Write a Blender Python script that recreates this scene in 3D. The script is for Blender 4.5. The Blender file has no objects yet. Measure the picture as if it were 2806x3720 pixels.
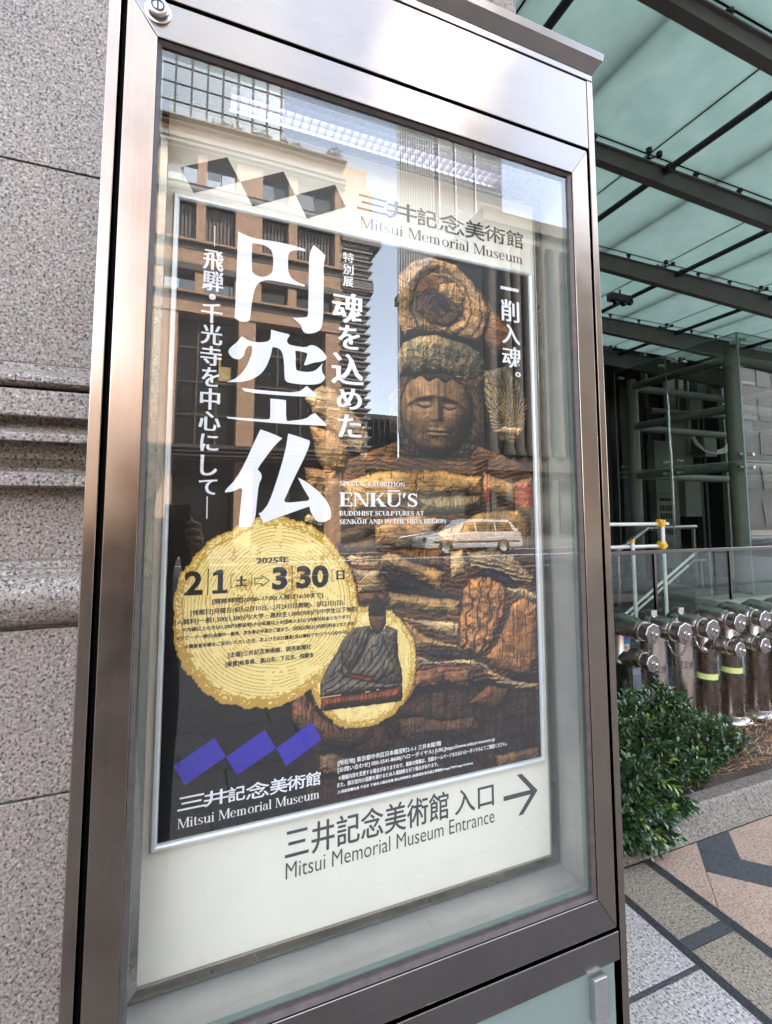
import bpy, bmesh, math, random
import numpy as np
from mathutils import Vector, Matrix
from mathutils.geometry import tessellate_polygon
random.seed(7)
SC = bpy.context.scene
COL = SC.collection
R = math.radians

# ------------------------------------------------------------------ camera, sky, sun, exposure
cam = bpy.data.cameras.new('camera'); camo = bpy.data.objects.new('camera', cam); COL.objects.link(camo)
CAMP = Vector((-0.33657, -0.84651, 1.45357))
rows = ((0.929376, -0.369134, -0.000611), (0.030478, 0.078386, -0.996457), (0.367874, 0.926065, 0.084101))
rx, ry, rz = (Vector(r) for r in rows)          # image right, image down, view direction
mw = Matrix.Identity(4)
for i in range(3):
    mw[i][0] = rx[i]; mw[i][1] = -ry[i]; mw[i][2] = -rz[i]; mw[i][3] = CAMP[i]
camo.matrix_world = mw
cam.sensor_fit = 'HORIZONTAL'; cam.sensor_width = 36.0
cam.lens = 1772.745 / 2806 * 36
cam.shift_x = 29.59 / 2806; cam.shift_y = -139.34 / 2806
cam.clip_start = 0.01; cam.clip_end = 600
SC.camera = camo

SUN_EL, SUN_AZ = R(46), R(28)            # the sun stands behind the museum and lights the facades across the street
w = bpy.data.worlds.new('World'); SC.world = w; w.use_nodes = True
nt = w.node_tree
sky = nt.nodes.new('ShaderNodeTexSky'); sky.sky_type = 'NISHITA'; sky.sun_disc = False
sky.sun_elevation = SUN_EL; sky.sun_rotation = SUN_AZ
sky.dust_density = 1.2; sky.air_density = 1.0; sky.ozone_density = 1.0
hs_ = nt.nodes.new('ShaderNodeHueSaturation'); hs_.inputs['Saturation'].default_value = 0.52      # saturation cut to make the sky fill less blue
nt.links.new(sky.outputs[0], hs_.inputs['Color']); nt.links.new(hs_.outputs[0], nt.nodes['Background'].inputs[0])
nt.nodes['Background'].inputs[1].default_value = 0.15
sun = bpy.data.lights.new('sun', 'SUN'); sun.energy = 1.75; sun.angle = R(0.6); sun.color = (1, 0.94, 0.86)
suno = bpy.data.objects.new('sun', sun); COL.objects.link(suno)
sd = Vector((-math.sin(SUN_AZ) * math.cos(SUN_EL), -math.cos(SUN_AZ) * math.cos(SUN_EL), -math.sin(SUN_EL)))
suno.rotation_euler = sd.to_track_quat('-Z', 'Y').to_euler()
suno.location = (20, 40, 45)
SC.view_settings.view_transform = 'Standard'; SC.view_settings.look = 'None'
SC.view_settings.exposure = 4.0; SC.view_settings.gamma = 1.0
SC.cycles.max_bounces = 10; SC.cycles.transparent_max_bounces = 24
SC.cycles.sample_clamp_indirect = 6.0
SC.cycles.caustics_reflective = False; SC.cycles.caustics_refractive = False
SC.cycles.use_denoising = True

# ------------------------------------------------------------------ helpers
def lin(c):
    return tuple((x / 12.92 if x <= 0.04045 else ((x + 0.055) / 1.055) ** 2.4) for x in c)

def s8(r, g, b):
    return lin((r / 255, g / 255, b / 255))

def tag(o, label=None, cat=None, group=None, kind=None):
    if label: o['label'] = label
    if cat: o['category'] = cat
    if group: o['group'] = group
    if kind: o['kind'] = kind
    return o

def empty(name, loc=(0, 0, 0), label=None, cat=None, group=None, rz_=0):
    o = bpy.data.objects.new(name, None); COL.objects.link(o)
    o.location = loc; o.rotation_euler = (0, 0, rz_); o.empty_display_size = 0.1
    return tag(o, label, cat, group)

def copy_tree(o, parent=None):
    c = o.copy(); COL.objects.link(c)
    if parent: c.parent = parent
    for ch in list(o.children): copy_tree(ch, c)
    return c

class MB:
    def __init__(s): s.v = []; s.f = []; s.sm = []
    def add(s, v, f, smooth=False):
        b = len(s.v); s.v += [tuple(p) for p in v]; s.f += [tuple(i + b for i in q) for q in f]; s.sm += [smooth] * len(f); return s
    def box(s, x0, x1, y0, y1, z0, z1):
        v = [(x0, y0, z0), (x1, y0, z0), (x1, y1, z0), (x0, y1, z0), (x0, y0, z1), (x1, y0, z1), (x1, y1, z1), (x0, y1, z1)]
        return s.add(v, [(3, 2, 1, 0), (4, 5, 6, 7), (0, 1, 5, 4), (1, 2, 6, 5), (2, 3, 7, 6), (3, 0, 4, 7)])
    def extrude(s, poly, fn, a, b):
        """closed 2-D polygon pushed from a to b; fn(u, v, t) -> point"""
        n = len(poly)
        v = [fn(u, w_, a) for u, w_ in poly] + [fn(u, w_, b) for u, w_ in poly]
        f = [(i, (i + 1) % n, n + (i + 1) % n, n + i) for i in range(n)]
        for t in tessellate_polygon([[Vector((u, w_, 0)) for u, w_ in poly]]):
            f.append(tuple(t)); f.append(tuple(n + i for i in reversed(t)))
        return s.add(v, f)
    def flat(s, loops, y, flip=False):
        """polygon (with holes) in the x-z plane at depth y"""
        vs = [Vector((p[0], p[1], 0)) for l in loops for p in l]
        ts = tessellate_polygon([[Vector((p[0], p[1], 0)) for p in l] for l in loops])
        return s.add([(p.x, y, p.y) for p in vs], [tuple(t) for t in ts])
    def tube(s, path, r, n=12, cap=True, smooth=True):
        P = [Vector(p) for p in path]; rr = r if isinstance(r, (list, tuple)) else [r] * len(P)
        d0 = (P[1] - P[0]).normalized()
        up = Vector((0, 0, 1)) if abs(d0.z) < 0.9 else Vector((1, 0, 0))
        a = d0.cross(up).normalized()
        v = []; f = []
        for i, p in enumerate(P):
            d = (P[min(i + 1, len(P) - 1)] - P[max(i - 1, 0)]).normalized()
            a = (a - d * a.dot(d)).normalized(); b = d.cross(a)
            for k in range(n):
                t = 2 * math.pi * k / n
                v.append(p + (a * math.cos(t) + b * math.sin(t)) * rr[i])
        for i in range(len(P) - 1):
            for k in range(n):
                f.append((i * n + k, i * n + (k + 1) % n, (i + 1) * n + (k + 1) % n, (i + 1) * n + k))
        s.add(v, f, smooth)
        if cap:
            s.add(v[:n], [tuple(reversed(range(n)))]); s.add(v[-n:], [tuple(range(n))])
        return s
    def lathe(s, prof, origin, axis=(0, 0, 1), n=24, smooth=True):
        A = Vector(axis).normalized(); up = Vector((0, 0, 1)) if abs(A.z) < 0.9 else Vector((1, 0, 0))
        u = A.cross(up).normalized(); w_ = A.cross(u); O = Vector(origin)
        v = []; f = []
        for r, t in prof:
            for k in range(n):
                th = 2 * math.pi * k / n
                v.append(O + A * t + (u * math.cos(th) + w_ * math.sin(th)) * r)
        for i in range(len(prof) - 1):
            for k in range(n):
                f.append((i * n + k, i * n + (k + 1) % n, (i + 1) * n + (k + 1) % n, (i + 1) * n + k))
        return s.add(v, f, smooth)
    def build(s, name, mat, parent=None, bevel=0, label=None, kind=None, recalc=True, origin=None):
        me = bpy.data.meshes.new(name)
        vv = s.v if origin is None else [(p[0] - origin[0], p[1] - origin[1], p[2] - origin[2]) for p in s.v]
        me.from_pydata(vv, [], s.f)
        me.polygons.foreach_set('use_smooth', s.sm)
        if recalc or bevel:
            bm = bmesh.new(); bm.from_mesh(me)
            if recalc:
                bmesh.ops.remove_doubles(bm, verts=bm.verts, dist=1e-6)
                bmesh.ops.recalc_face_normals(bm, faces=bm.faces)
            if bevel:
                ed = [e for e in bm.edges if len(e.link_faces) == 2 and e.calc_face_angle(0) > 0.6]
                bmesh.ops.bevel(bm, geom=ed, offset=bevel, segments=2, affect='EDGES', profile=0.5, clamp_overlap=True)
            bm.to_mesh(me); bm.free()
        if any(s.sm): me.set_sharp_from_angle(angle=0.7)
        me.materials.append(mat)
        o = bpy.data.objects.new(name, me); COL.objects.link(o)
        if origin is not None and not parent: o.location = origin
        if parent: o.parent = parent
        if label: o['label'] = label
        if kind: o['kind'] = kind
        return o

# ------------------------------------------------------------------ materials
def node_mat(name):
    m = bpy.data.materials.new(name); m.use_nodes = True
    t = m.node_tree; b = t.nodes['Principled BSDF']
    return m, t, b

def setp(b, **k):
    for a, v in k.items():
        i = b.inputs[a.replace('_', ' ')]
        i.default_value = (*v, 1) if isinstance(v, tuple) and len(v) == 3 and i.type == 'RGBA' else v

def plain(name, col, rough=0.6, metal=0.0, noise=0.12, scale=30.0, bump=0.0, spec=0.5, **k):
    m, t, b = node_mat(name)
    tc = t.nodes.new('ShaderNodeTexCoord')
    n = t.nodes.new('ShaderNodeTexNoise'); n.inputs['Scale'].default_value = scale; n.inputs['Detail'].default_value = 5
    t.links.new(tc.outputs['Object'], n.inputs['Vector'])
    mr = t.nodes.new('ShaderNodeMapRange'); mr.inputs[1].default_value = 0.3; mr.inputs[2].default_value = 0.7
    mr.inputs[3].default_value = 1 - noise; mr.inputs[4].default_value = 1 + noise
    t.links.new(n.outputs[0], mr.inputs[0])
    mx = t.nodes.new('ShaderNodeMix'); mx.data_type = 'RGBA'; mx.blend_type = 'MULTIPLY'; mx.inputs[0].default_value = 1
    mx.inputs[6].default_value = (*col, 1); t.links.new(mr.outputs[0], mx.inputs[7])
    t.links.new(mx.outputs[2], b.inputs['Base Color'])
    setp(b, Roughness=rough, Metallic=metal); b.inputs['Specular IOR Level'].default_value = spec
    if bump:
        bp = t.nodes.new('ShaderNodeBump'); bp.inputs['Strength'].default_value = bump; bp.inputs['Distance'].default_value = 0.002
        t.links.new(n.outputs[0], bp.inputs['Height']); t.links.new(bp.outputs[0], b.inputs['Normal'])
    for a, v in k.items(): setp(b, **{a: v})
    return m

def steel(name, grain, base=(0.285, 0.232, 0.187), rough=0.22, aniso=0.5):
    """brushed stainless; grain 'v', 'h' or 'r' (no direction)"""
    m, t, b = node_mat(name)
    tc = t.nodes.new('ShaderNodeTexCoord'); mp = t.nodes.new('ShaderNodeMapping')
    mp.inputs['Scale'].default_value = {'v': (700, 700, 2.5), 'h': (2.5, 700, 700), 'r': (60, 60, 60)}[grain]
    t.links.new(tc.outputs['Object'], mp.inputs[0])
    n = t.nodes.new('ShaderNodeTexNoise'); n.inputs['Scale'].default_value = 1.0; n.inputs['Detail'].default_value = 4
    t.links.new(mp.outputs[0], n.inputs['Vector'])
    n2 = t.nodes.new('ShaderNodeTexNoise'); n2.inputs['Scale'].default_value = 9; n2.inputs['Detail'].default_value = 6; n2.inputs['Roughness'].default_value = 0.65
    t.links.new(tc.outputs['Object'], n2.inputs['Vector'])
    mr = t.nodes.new('ShaderNodeMapRange'); mr.inputs[1].default_value = 0.25; mr.inputs[2].default_value = 0.75; mr.inputs[3].default_value = 0.91; mr.inputs[4].default_value = 1.06
    t.links.new(n.outputs[0], mr.inputs[0])
    mr2 = t.nodes.new('ShaderNodeMapRange'); mr2.inputs[1].default_value = 0.3; mr2.inputs[2].default_value = 0.7; mr2.inputs[3].default_value = 0.88; mr2.inputs[4].default_value = 1.06
    t.links.new(n2.outputs[0], mr2.inputs[0])
    mm = t.nodes.new('ShaderNodeMath'); mm.operation = 'MULTIPLY'; t.links.new(mr.outputs[0], mm.inputs[0]); t.links.new(mr2.outputs[0], mm.inputs[1])
    mx = t.nodes.new('ShaderNodeMix'); mx.data_type = 'RGBA'; mx.blend_type = 'MULTIPLY'; mx.inputs[0].default_value = 1
    mx.inputs[6].default_value = (*base, 1); t.links.new(mm.outputs[0], mx.inputs[7]); t.links.new(mx.outputs[2], b.inputs['Base Color'])
    rr = t.nodes.new('ShaderNodeMapRange'); rr.inputs[1].default_value = 0.3; rr.inputs[2].default_value = 0.7; rr.inputs[3].default_value = rough * 0.82; rr.inputs[4].default_value = rough * 1.2
    t.links.new(n2.outputs[0], rr.inputs[0]); t.links.new(rr.outputs[0], b.inputs['Roughness'])
    b.inputs['Metallic'].default_value = 1
    if grain != 'r':
        b.inputs['Anisotropic'].default_value = aniso
        cv = t.nodes.new('ShaderNodeCombineXYZ'); cv.inputs[0 if grain == 'v' else 2].default_value = 1
        t.links.new(cv.outputs[0], b.inputs['Tangent'])
    return m

def granite(name, base, dark, light, scale=150.0, rough=0.55, warm=None, bump=0.15, amt=(0.36, 0.46, 0.6, 0.7)):
    m, t, b = node_mat(name)
    tc = t.nodes.new('ShaderNodeTexCoord')
    n = t.nodes.new('ShaderNodeTexNoise'); n.inputs['Scale'].default_value = scale; n.inputs['Detail'].default_value = 2.5; n.inputs['Roughness'].default_value = 0.6
    t.links.new(tc.outputs['Object'], n.inputs['Vector'])
    vo = t.nodes.new('ShaderNodeTexVoronoi'); vo.inputs['Scale'].default_value = scale * 1.1
    t.links.new(tc.outputs['Object'], vo.inputs['Vector'])
    ramp = t.nodes.new('ShaderNodeValToRGB'); e = ramp.color_ramp.elements
    e[0].position = amt[0]; e[0].color = (*dark, 1); e[1].position = amt[3]; e[1].color = (*light, 1)
    k = e.new(amt[1]); k.color = (*[x * 0.82 for x in base], 1); k = e.new(amt[2]); k.color = (*base, 1)
    t.links.new(n.outputs[0], ramp.inputs[0])
    hs = t.nodes.new('ShaderNodeHueSaturation'); hs.inputs['Saturation'].default_value = 0.12
    t.links.new(vo.outputs['Color'], hs.inputs['Color'])
    mx = t.nodes.new('ShaderNodeMix'); mx.data_type = 'RGBA'; mx.blend_type = 'SOFT_LIGHT'; mx.inputs[0].default_value = 0.45
    t.links.new(ramp.outputs[0], mx.inputs[6]); t.links.new(hs.outputs[0], mx.inputs[7])
    n3 = t.nodes.new('ShaderNodeTexNoise'); n3.inputs['Scale'].default_value = 3.0; n3.inputs['Detail'].default_value = 5
    t.links.new(tc.outputs['Object'], n3.inputs['Vector'])
    mr = t.nodes.new('ShaderNodeMapRange'); mr.inputs[1].default_value = 0.3; mr.inputs[2].default_value = 0.7; mr.inputs[3].default_value = 0.88; mr.inputs[4].default_value = 1.08
    t.links.new(n3.outputs[0], mr.inputs[0])
    m2 = t.nodes.new('ShaderNodeMix'); m2.data_type = 'RGBA'; m2.blend_type = 'MULTIPLY'; m2.inputs[0].default_value = 1
    t.links.new(mx.outputs[2], m2.inputs[6]); t.links.new(mr.outputs[0], m2.inputs[7]); t.links.new(m2.outputs[2], b.inputs['Base Color'])
    b.inputs['Roughness'].default_value = rough; b.inputs['Specular IOR Level'].default_value = 0.35
    bp = t.nodes.new('ShaderNodeBump'); bp.inputs['Strength'].default_value = bump; bp.inputs['Distance'].default_value = 0.001
    t.links.new(n.outputs[0], bp.inputs['Height']); t.links.new(bp.outputs[0], b.inputs['Normal'])
    return m

def pane(name, tint, refl=0.09, gloss=0.0, gain=1.0):
    """clear sheet glass: tinted transparency under a fresnel mirror"""
    m, t, b = node_mat(name); t.nodes.remove(b)
    out = t.nodes['Material Output']
    tr = t.nodes.new('ShaderNodeBsdfTransparent'); tr.inputs[0].default_value = (*tint, 1)
    gl = t.nodes.new('ShaderNodeBsdfGlossy'); gl.inputs['Roughness'].default_value = gloss; gl.inputs[0].default_value = (1, 1, 1, 1)
    lw = t.nodes.new('ShaderNodeLayerWeight'); lw.inputs[0].default_value = 0.5
    pw = t.nodes.new('ShaderNodeMath'); pw.operation = 'POWER'; pw.inputs[1].default_value = 3.0
    t.links.new(lw.outputs['Facing'], pw.inputs[0])
    ma = t.nodes.new('ShaderNodeMath'); ma.operation = 'MULTIPLY_ADD'; ma.inputs[1].default_value = 0.8; ma.inputs[2].default_value = refl
    ma.use_clamp = True
    t.links.new(pw.outputs[0], ma.inputs[0])
    tc = t.nodes.new('ShaderNodeTexCoord'); nz = t.nodes.new('ShaderNodeTexNoise'); nz.inputs['Scale'].default_value = 2.2; nz.inputs['Detail'].default_value = 1
    t.links.new(tc.outputs['Object'], nz.inputs['Vector']); bp = t.nodes.new('ShaderNodeBump'); bp.inputs['Strength'].default_value = 0.06; bp.inputs['Distance'].default_value = 0.01
    t.links.new(nz.outputs[0], bp.inputs['Height']); t.links.new(bp.outputs[0], gl.inputs['Normal'])
    mx = t.nodes.new('ShaderNodeMixShader'); t.links.new(ma.outputs[0], mx.inputs[0])
    t.links.new(tr.outputs[0], mx.inputs[1]); t.links.new(gl.outputs[0], mx.inputs[2]); t.links.new(mx.outputs[0], out.inputs[0])
    return m

def attr_mat(name, rough=0.35, spec=0.3):
    m, t, b = node_mat(name)
    a = t.nodes.new('ShaderNodeAttribute'); a.attribute_name = 'ink'
    t.links.new(a.outputs['Color'], b.inputs['Base Color']); b.inputs['Roughness'].default_value = rough
    b.inputs['Specular IOR Level'].default_value = spec
    return m

def emit(name, col, st):
    m, t, b = node_mat(name); setp(b, Base_Color=col)
    b.inputs['Emission Color'].default_value = (*col, 1); b.inputs['Emission Strength'].default_value = st
    return m

M = {}
M['steel_v'] = steel('brushed_steel_upright', 'v')
M['steel_h'] = steel('brushed_steel_level', 'h', base=(0.215, 0.195, 0.18))
M['steel_r'] = steel('satin_steel', 'r', base=(0.58, 0.56, 0.54), rough=0.3)
M['pipe_steel'] = steel('standpipe_steel', 'v', base=(0.50, 0.45, 0.41), rough=0.28, aniso=0.3)
M['chrome'] = plain('polished_steel', (0.42, 0.40, 0.38), 0.24, 1.0, 0.2, 120)
M['cap_steel'] = plain('cap_steel', (0.30, 0.275, 0.26), 0.38, 1.0, 0.35, 90)
M['in_steel'] = steel('inner_lining_steel', 'r', base=(0.33, 0.325, 0.29), rough=0.25)
M['lining'] = plain('painted_lining', (0.40, 0.385, 0.34), 0.35, 0.2, 0.08, 14)
M['dark_gap'] = plain('black_rubber_gap', (0.006, 0.005, 0.005), 0.8, spec=0.2)
M['gasket'] = plain('brown_sealant', (0.055, 0.040, 0.034), 0.6, 0, 0.3, 60)
M['granite_wall'] = granite('grey_granite', (0.235, 0.196, 0.160), (0.020, 0.017, 0.015), (0.45, 0.385, 0.322), 185)
M['granite_grey'] = granite('pale_granite_slab', (0.34, 0.305, 0.27), (0.05, 0.047, 0.044), (0.50, 0.455, 0.41), 120)
M['granite_sand'] = granite('sand_granite_slab', (0.22, 0.18, 0.13), (0.045, 0.038, 0.034), (0.31, 0.265, 0.20), 130)
M['granite_pink'] = granite('pink_granite_tile', (0.34, 0.23, 0.165), (0.15, 0.095, 0.07), (0.43, 0.325, 0.25), 130)
M['granite_dark'] = granite('charcoal_granite_tile', (0.05, 0.05, 0.05), (0.025, 0.026, 0.026), (0.08, 0.079, 0.078), 150)
M['granite_kerb'] = granite('kerb_granite', (0.15, 0.125, 0.097), (0.04, 0.034, 0.029), (0.225, 0.195, 0.155), 110)
M['grout'] = plain('dark_joint', (0.06, 0.055, 0.052), 0.9, 0, 0.2, 60)
M['panel'] = plain('cream_backing_panel', (0.88, 0.855, 0.745), 0.45, 0, 0.03, 12, 0.05)
M['snap'] = plain('white_aluminium', (0.74, 0.77, 0.77), 0.32, 0.25, 0.04, 40)
M['ink'] = plain('charcoal_vinyl', (0.055, 0.058, 0.062), 0.5, 0, 0.03)
M['white_ink'] = plain('white_print', (0.86, 0.86, 0.88), 0.4, 0, 0.0)
M['black_ink'] = plain('black_print', (0.012, 0.011, 0.012), 0.4, 0, 0.0)
M['violet_ink'] = plain('violet_print', (0.03, 0.018, 0.36), 0.4, 0, 0.03)
M['print'] = attr_mat('poster_print')
M['glass'] = pane('case_glass', (0.97, 0.972, 0.955), 0.045)
M['green_glass'] = pane('green_tinted_glass', (0.70, 0.735, 0.70), 0.03)
M['rail_glass'] = pane('balustrade_glass', (0.88, 0.92, 0.89), 0.025)
M['glass_edge'] = plain('green_glass_edge', (0.15, 0.205, 0.18), 0.2, 0, 0.05)
M['frost'] = plain('frosted_back_glass', (0.17, 0.215, 0.185), 0.25, 0, 0.06, 5)
M['paint_dark'] = plain('dark_painted_steel', (0.035, 0.033, 0.031), 0.5, 0.1, 0.15, 20)
M['paint_beam'] = plain('brown_grey_painted_steel', (0.085, 0.078, 0.070), 0.5, 0.1, 0.12, 8)
M['paint_green'] = plain('grey_green_painted_steel', (0.36, 0.36, 0.31), 0.45, 0, 0.08, 10)
M['tube_light'] = emit('cool_fluorescent', (0.82, 0.84, 1.0), 0.34)
M['tray'] = plain('white_lamp_tray', (0.85, 0.85, 0.9), 0.4, 0, 0.02)
M['louver'] = plain('silver_louver', (0.34, 0.34, 0.40), 0.35, 0.3, 0.05)
M['cabinet_dark'] = plain('unlit_case_top', (0.06, 0.06, 0.065), 0.6, 0.2, 0.1)
M['tan_stone'] = granite('tan_facing_stone', (0.41, 0.245, 0.145), (0.32, 0.19, 0.112), (0.46, 0.29, 0.18), 18, 0.7, bump=0.02)
M['grey_trim'] = plain('grey_stone_trim', (0.22, 0.20, 0.18), 0.7, 0, 0.1, 3)
M['brown_trim'] = plain('dark_bronze_trim', (0.07, 0.055, 0.045), 0.5, 0.2, 0.1, 3)
M['fluted'] = plain('brown_ribbed_shutter', (0.12, 0.10, 0.085), 0.6, 0.2, 0.1, 3)
M['win_bright'] = plain('mirror_window', (0.40, 0.42, 0.42), 0.05, 1.0, 0.06, 0.6)
M['win_mid'] = plain('grey_window', (0.14, 0.145, 0.15), 0.08, 1.0, 0.08, 0.5)
M['win_dark'] = plain('dark_window', (0.02, 0.022, 0.022), 0.1, 0, 0.2, 0.4)
M['curtain'] = plain('blue_curtain_glass', (0.34, 0.37, 0.37), 0.08, 1.0, 0.06, 0.5)
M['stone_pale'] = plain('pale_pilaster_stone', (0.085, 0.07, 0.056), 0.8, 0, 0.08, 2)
M['asphalt'] = plain('asphalt', (0.05, 0.05, 0.052), 0.85, 0, 0.25, 60)
M['paint_white'] = plain('road_paint', (0.72, 0.72, 0.70), 0.7, 0, 0.1, 20)
M['paving'] = granite('street_paving', (0.155, 0.142, 0.13), (0.075, 0.07, 0.066), (0.21, 0.195, 0.18), 60)
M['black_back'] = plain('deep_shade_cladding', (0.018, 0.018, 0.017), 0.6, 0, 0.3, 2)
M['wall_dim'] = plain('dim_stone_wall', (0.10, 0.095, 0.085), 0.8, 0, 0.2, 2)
M['core'] = plain('lift_panel_grey', (0.26, 0.265, 0.235), 0.5, 0.1, 0.12, 3)
M['yellow'] = plain('yellow_plastic', (0.85, 0.48, 0.02), 0.4, 0, 0.05)
M['white_tube'] = plain('white_coated_tube', (0.86, 0.86, 0.82), 0.35, 0.1, 0.06)
M['tape'] = plain('lime_reflective_tape', (0.62, 0.70, 0.25), 0.35, 0, 0.05)
M['blue_label'] = plain('blue_label', (0.06, 0.18, 0.45), 0.4, 0, 0.08)
M['soil'] = plain('brown_soil', (0.055, 0.035, 0.024), 0.95, 0, 0.4, 60, 0.5)
M['twig'] = plain('grey_twig', (0.11, 0.085, 0.07), 0.9, 0, 0.2, 60)
M['car_white'] = plain('white_car_paint', (0.5, 0.5, 0.5), 0.25, 0, 0.02)
M['car_dark'] = plain('grey_car_paint', (0.10, 0.11, 0.12), 0.25, 0.3, 0.02)
M['rubber'] = plain('tyre_rubber', (0.015, 0.015, 0.015), 0.8)
M['red'] = plain('red_banner_cloth', (0.22, 0.015, 0.025), 0.7, 0, 0.05)
M['lens'] = plain('black_glass', (0.01, 0.01, 0.012), 0.08)
M['skin'] = plain('skin', (0.48, 0.29, 0.21), 0.55, 0, 0.06, 20)
M['cloth'] = plain('black_coat_cloth', (0.012, 0.012, 0.013), 0.9, 0, 0.2, 60)
M['trousers'] = plain('dark_trouser_cloth', (0.016, 0.016, 0.02), 0.9, 0, 0.2, 60)
M['hair'] = plain('black_hair', (0.01, 0.008, 0.007), 0.45, 0, 0.3, 80)
M['red_flower'] = plain('red_petal', (0.55, 0.02, 0.03), 0.6)

def frosted():
    m, t, b = node_mat('frosted_canopy_glass'); t.nodes.remove(b); out = t.nodes['Material Output']
    tl = t.nodes.new('ShaderNodeBsdfTranslucent'); tl.inputs[0].default_value = (0.56, 0.74, 0.67, 1)
    df = t.nodes.new('ShaderNodeBsdfDiffuse'); df.inputs[0].default_value = (0.33, 0.385, 0.345, 1)
    tc = t.nodes.new('ShaderNodeTexCoord'); n = t.nodes.new('ShaderNodeTexNoise'); n.inputs['Scale'].default_value = 5; n.inputs['Detail'].default_value = 9; n.inputs['Roughness'].default_value = 0.7
    t.links.new(tc.outputs['Object'], n.inputs['Vector'])
    rp = t.nodes.new('ShaderNodeValToRGB'); e = rp.color_ramp.elements
    e[0].position = 0.3; e[0].color = (0.41, 0.49, 0.425, 1); e[1].position = 0.7; e[1].color = (0.50, 0.57, 0.50, 1)
    t.links.new(n.outputs[0], rp.inputs[0]); t.links.new(rp.outputs[0], tl.inputs[0])
    mx = t.nodes.new('ShaderNodeMixShader'); mx.inputs[0].default_value = 0.25
    t.links.new(tl.outputs[0], mx.inputs[1]); t.links.new(df.outputs[0], mx.inputs[2]); t.links.new(mx.outputs[0], out.inputs[0])
    return m
M['frosted'] = frosted()

def leaf_mat():
    m, t, b = node_mat('shrub_leaf')
    a = t.nodes.new('ShaderNodeAttribute'); a.attribute_name = 'ink'
    t.links.new(a.outputs['Color'], b.inputs['Base Color']); b.inputs['Roughness'].default_value = 0.32
    b.inputs['Specular IOR Level'].default_value = 0.55
    return m
M['leaf'] = leaf_mat()
M['straw'] = attr_mat('dry_straw', 0.8, 0.2)
# ------------------------------------------------------------------ lettering
def text_raw(body, thick=0.0):
    c = bpy.data.curves.new('t', 'FONT'); c.body = body; c.size = 1; c.offset = thick; c.resolution_u = 4
    o = bpy.data.objects.new('t', c); COL.objects.link(o)
    dg = bpy.context.evaluated_depsgraph_get(); dg.update()
    ev = o.evaluated_get(dg); me = ev.to_mesh()
    v = [(p.co.x, p.co.y) for p in me.vertices]; f = [tuple(p.vertices) for p in me.polygons]
    ev.to_mesh_clear(); bpy.data.objects.remove(o); bpy.data.curves.remove(c)
    return v, f

def fit(v, cx, cz, w_, h_):
    xs = [p[0] for p in v]; ys = [p[1] for p in v]
    x0, x1, y0, y1 = min(xs), max(xs), min(ys), max(ys)
    sx = w_ / max(x1 - x0, 1e-6); sy = h_ / max(y1 - y0, 1e-6)
    return [(cx + (p[0] - (x0 + x1) / 2) * sx, cz + (p[1] - (y0 + y1) / 2) * sy) for p in v]

ZC = 1.47                                   # height of the poster's middle
def put_text(mb, body, cx, cz, w_, h_, y, thick=0.0, spread=0.0, lift=0.0):
    """text fitted to a box given in mm about the poster's middle; spread widens uprights like a brush serif face"""
    v, f = text_raw(body, thick)
    v = fit(v, cx / 1000, cz / 1000 + ZC, w_ / 1000, h_ / 1000)
    steps = [(0, 0)] + ([(-spread, 0), (spread, 0)] if spread else []) + ([(0, -lift), (0, lift)] if lift else [])
    for k, (d, e_) in enumerate(steps):
        mb.add([(p[0] + d / 1000, y - k * 3e-5, p[1] + e_ / 1000) for p in v], f)
    return mb

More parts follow.
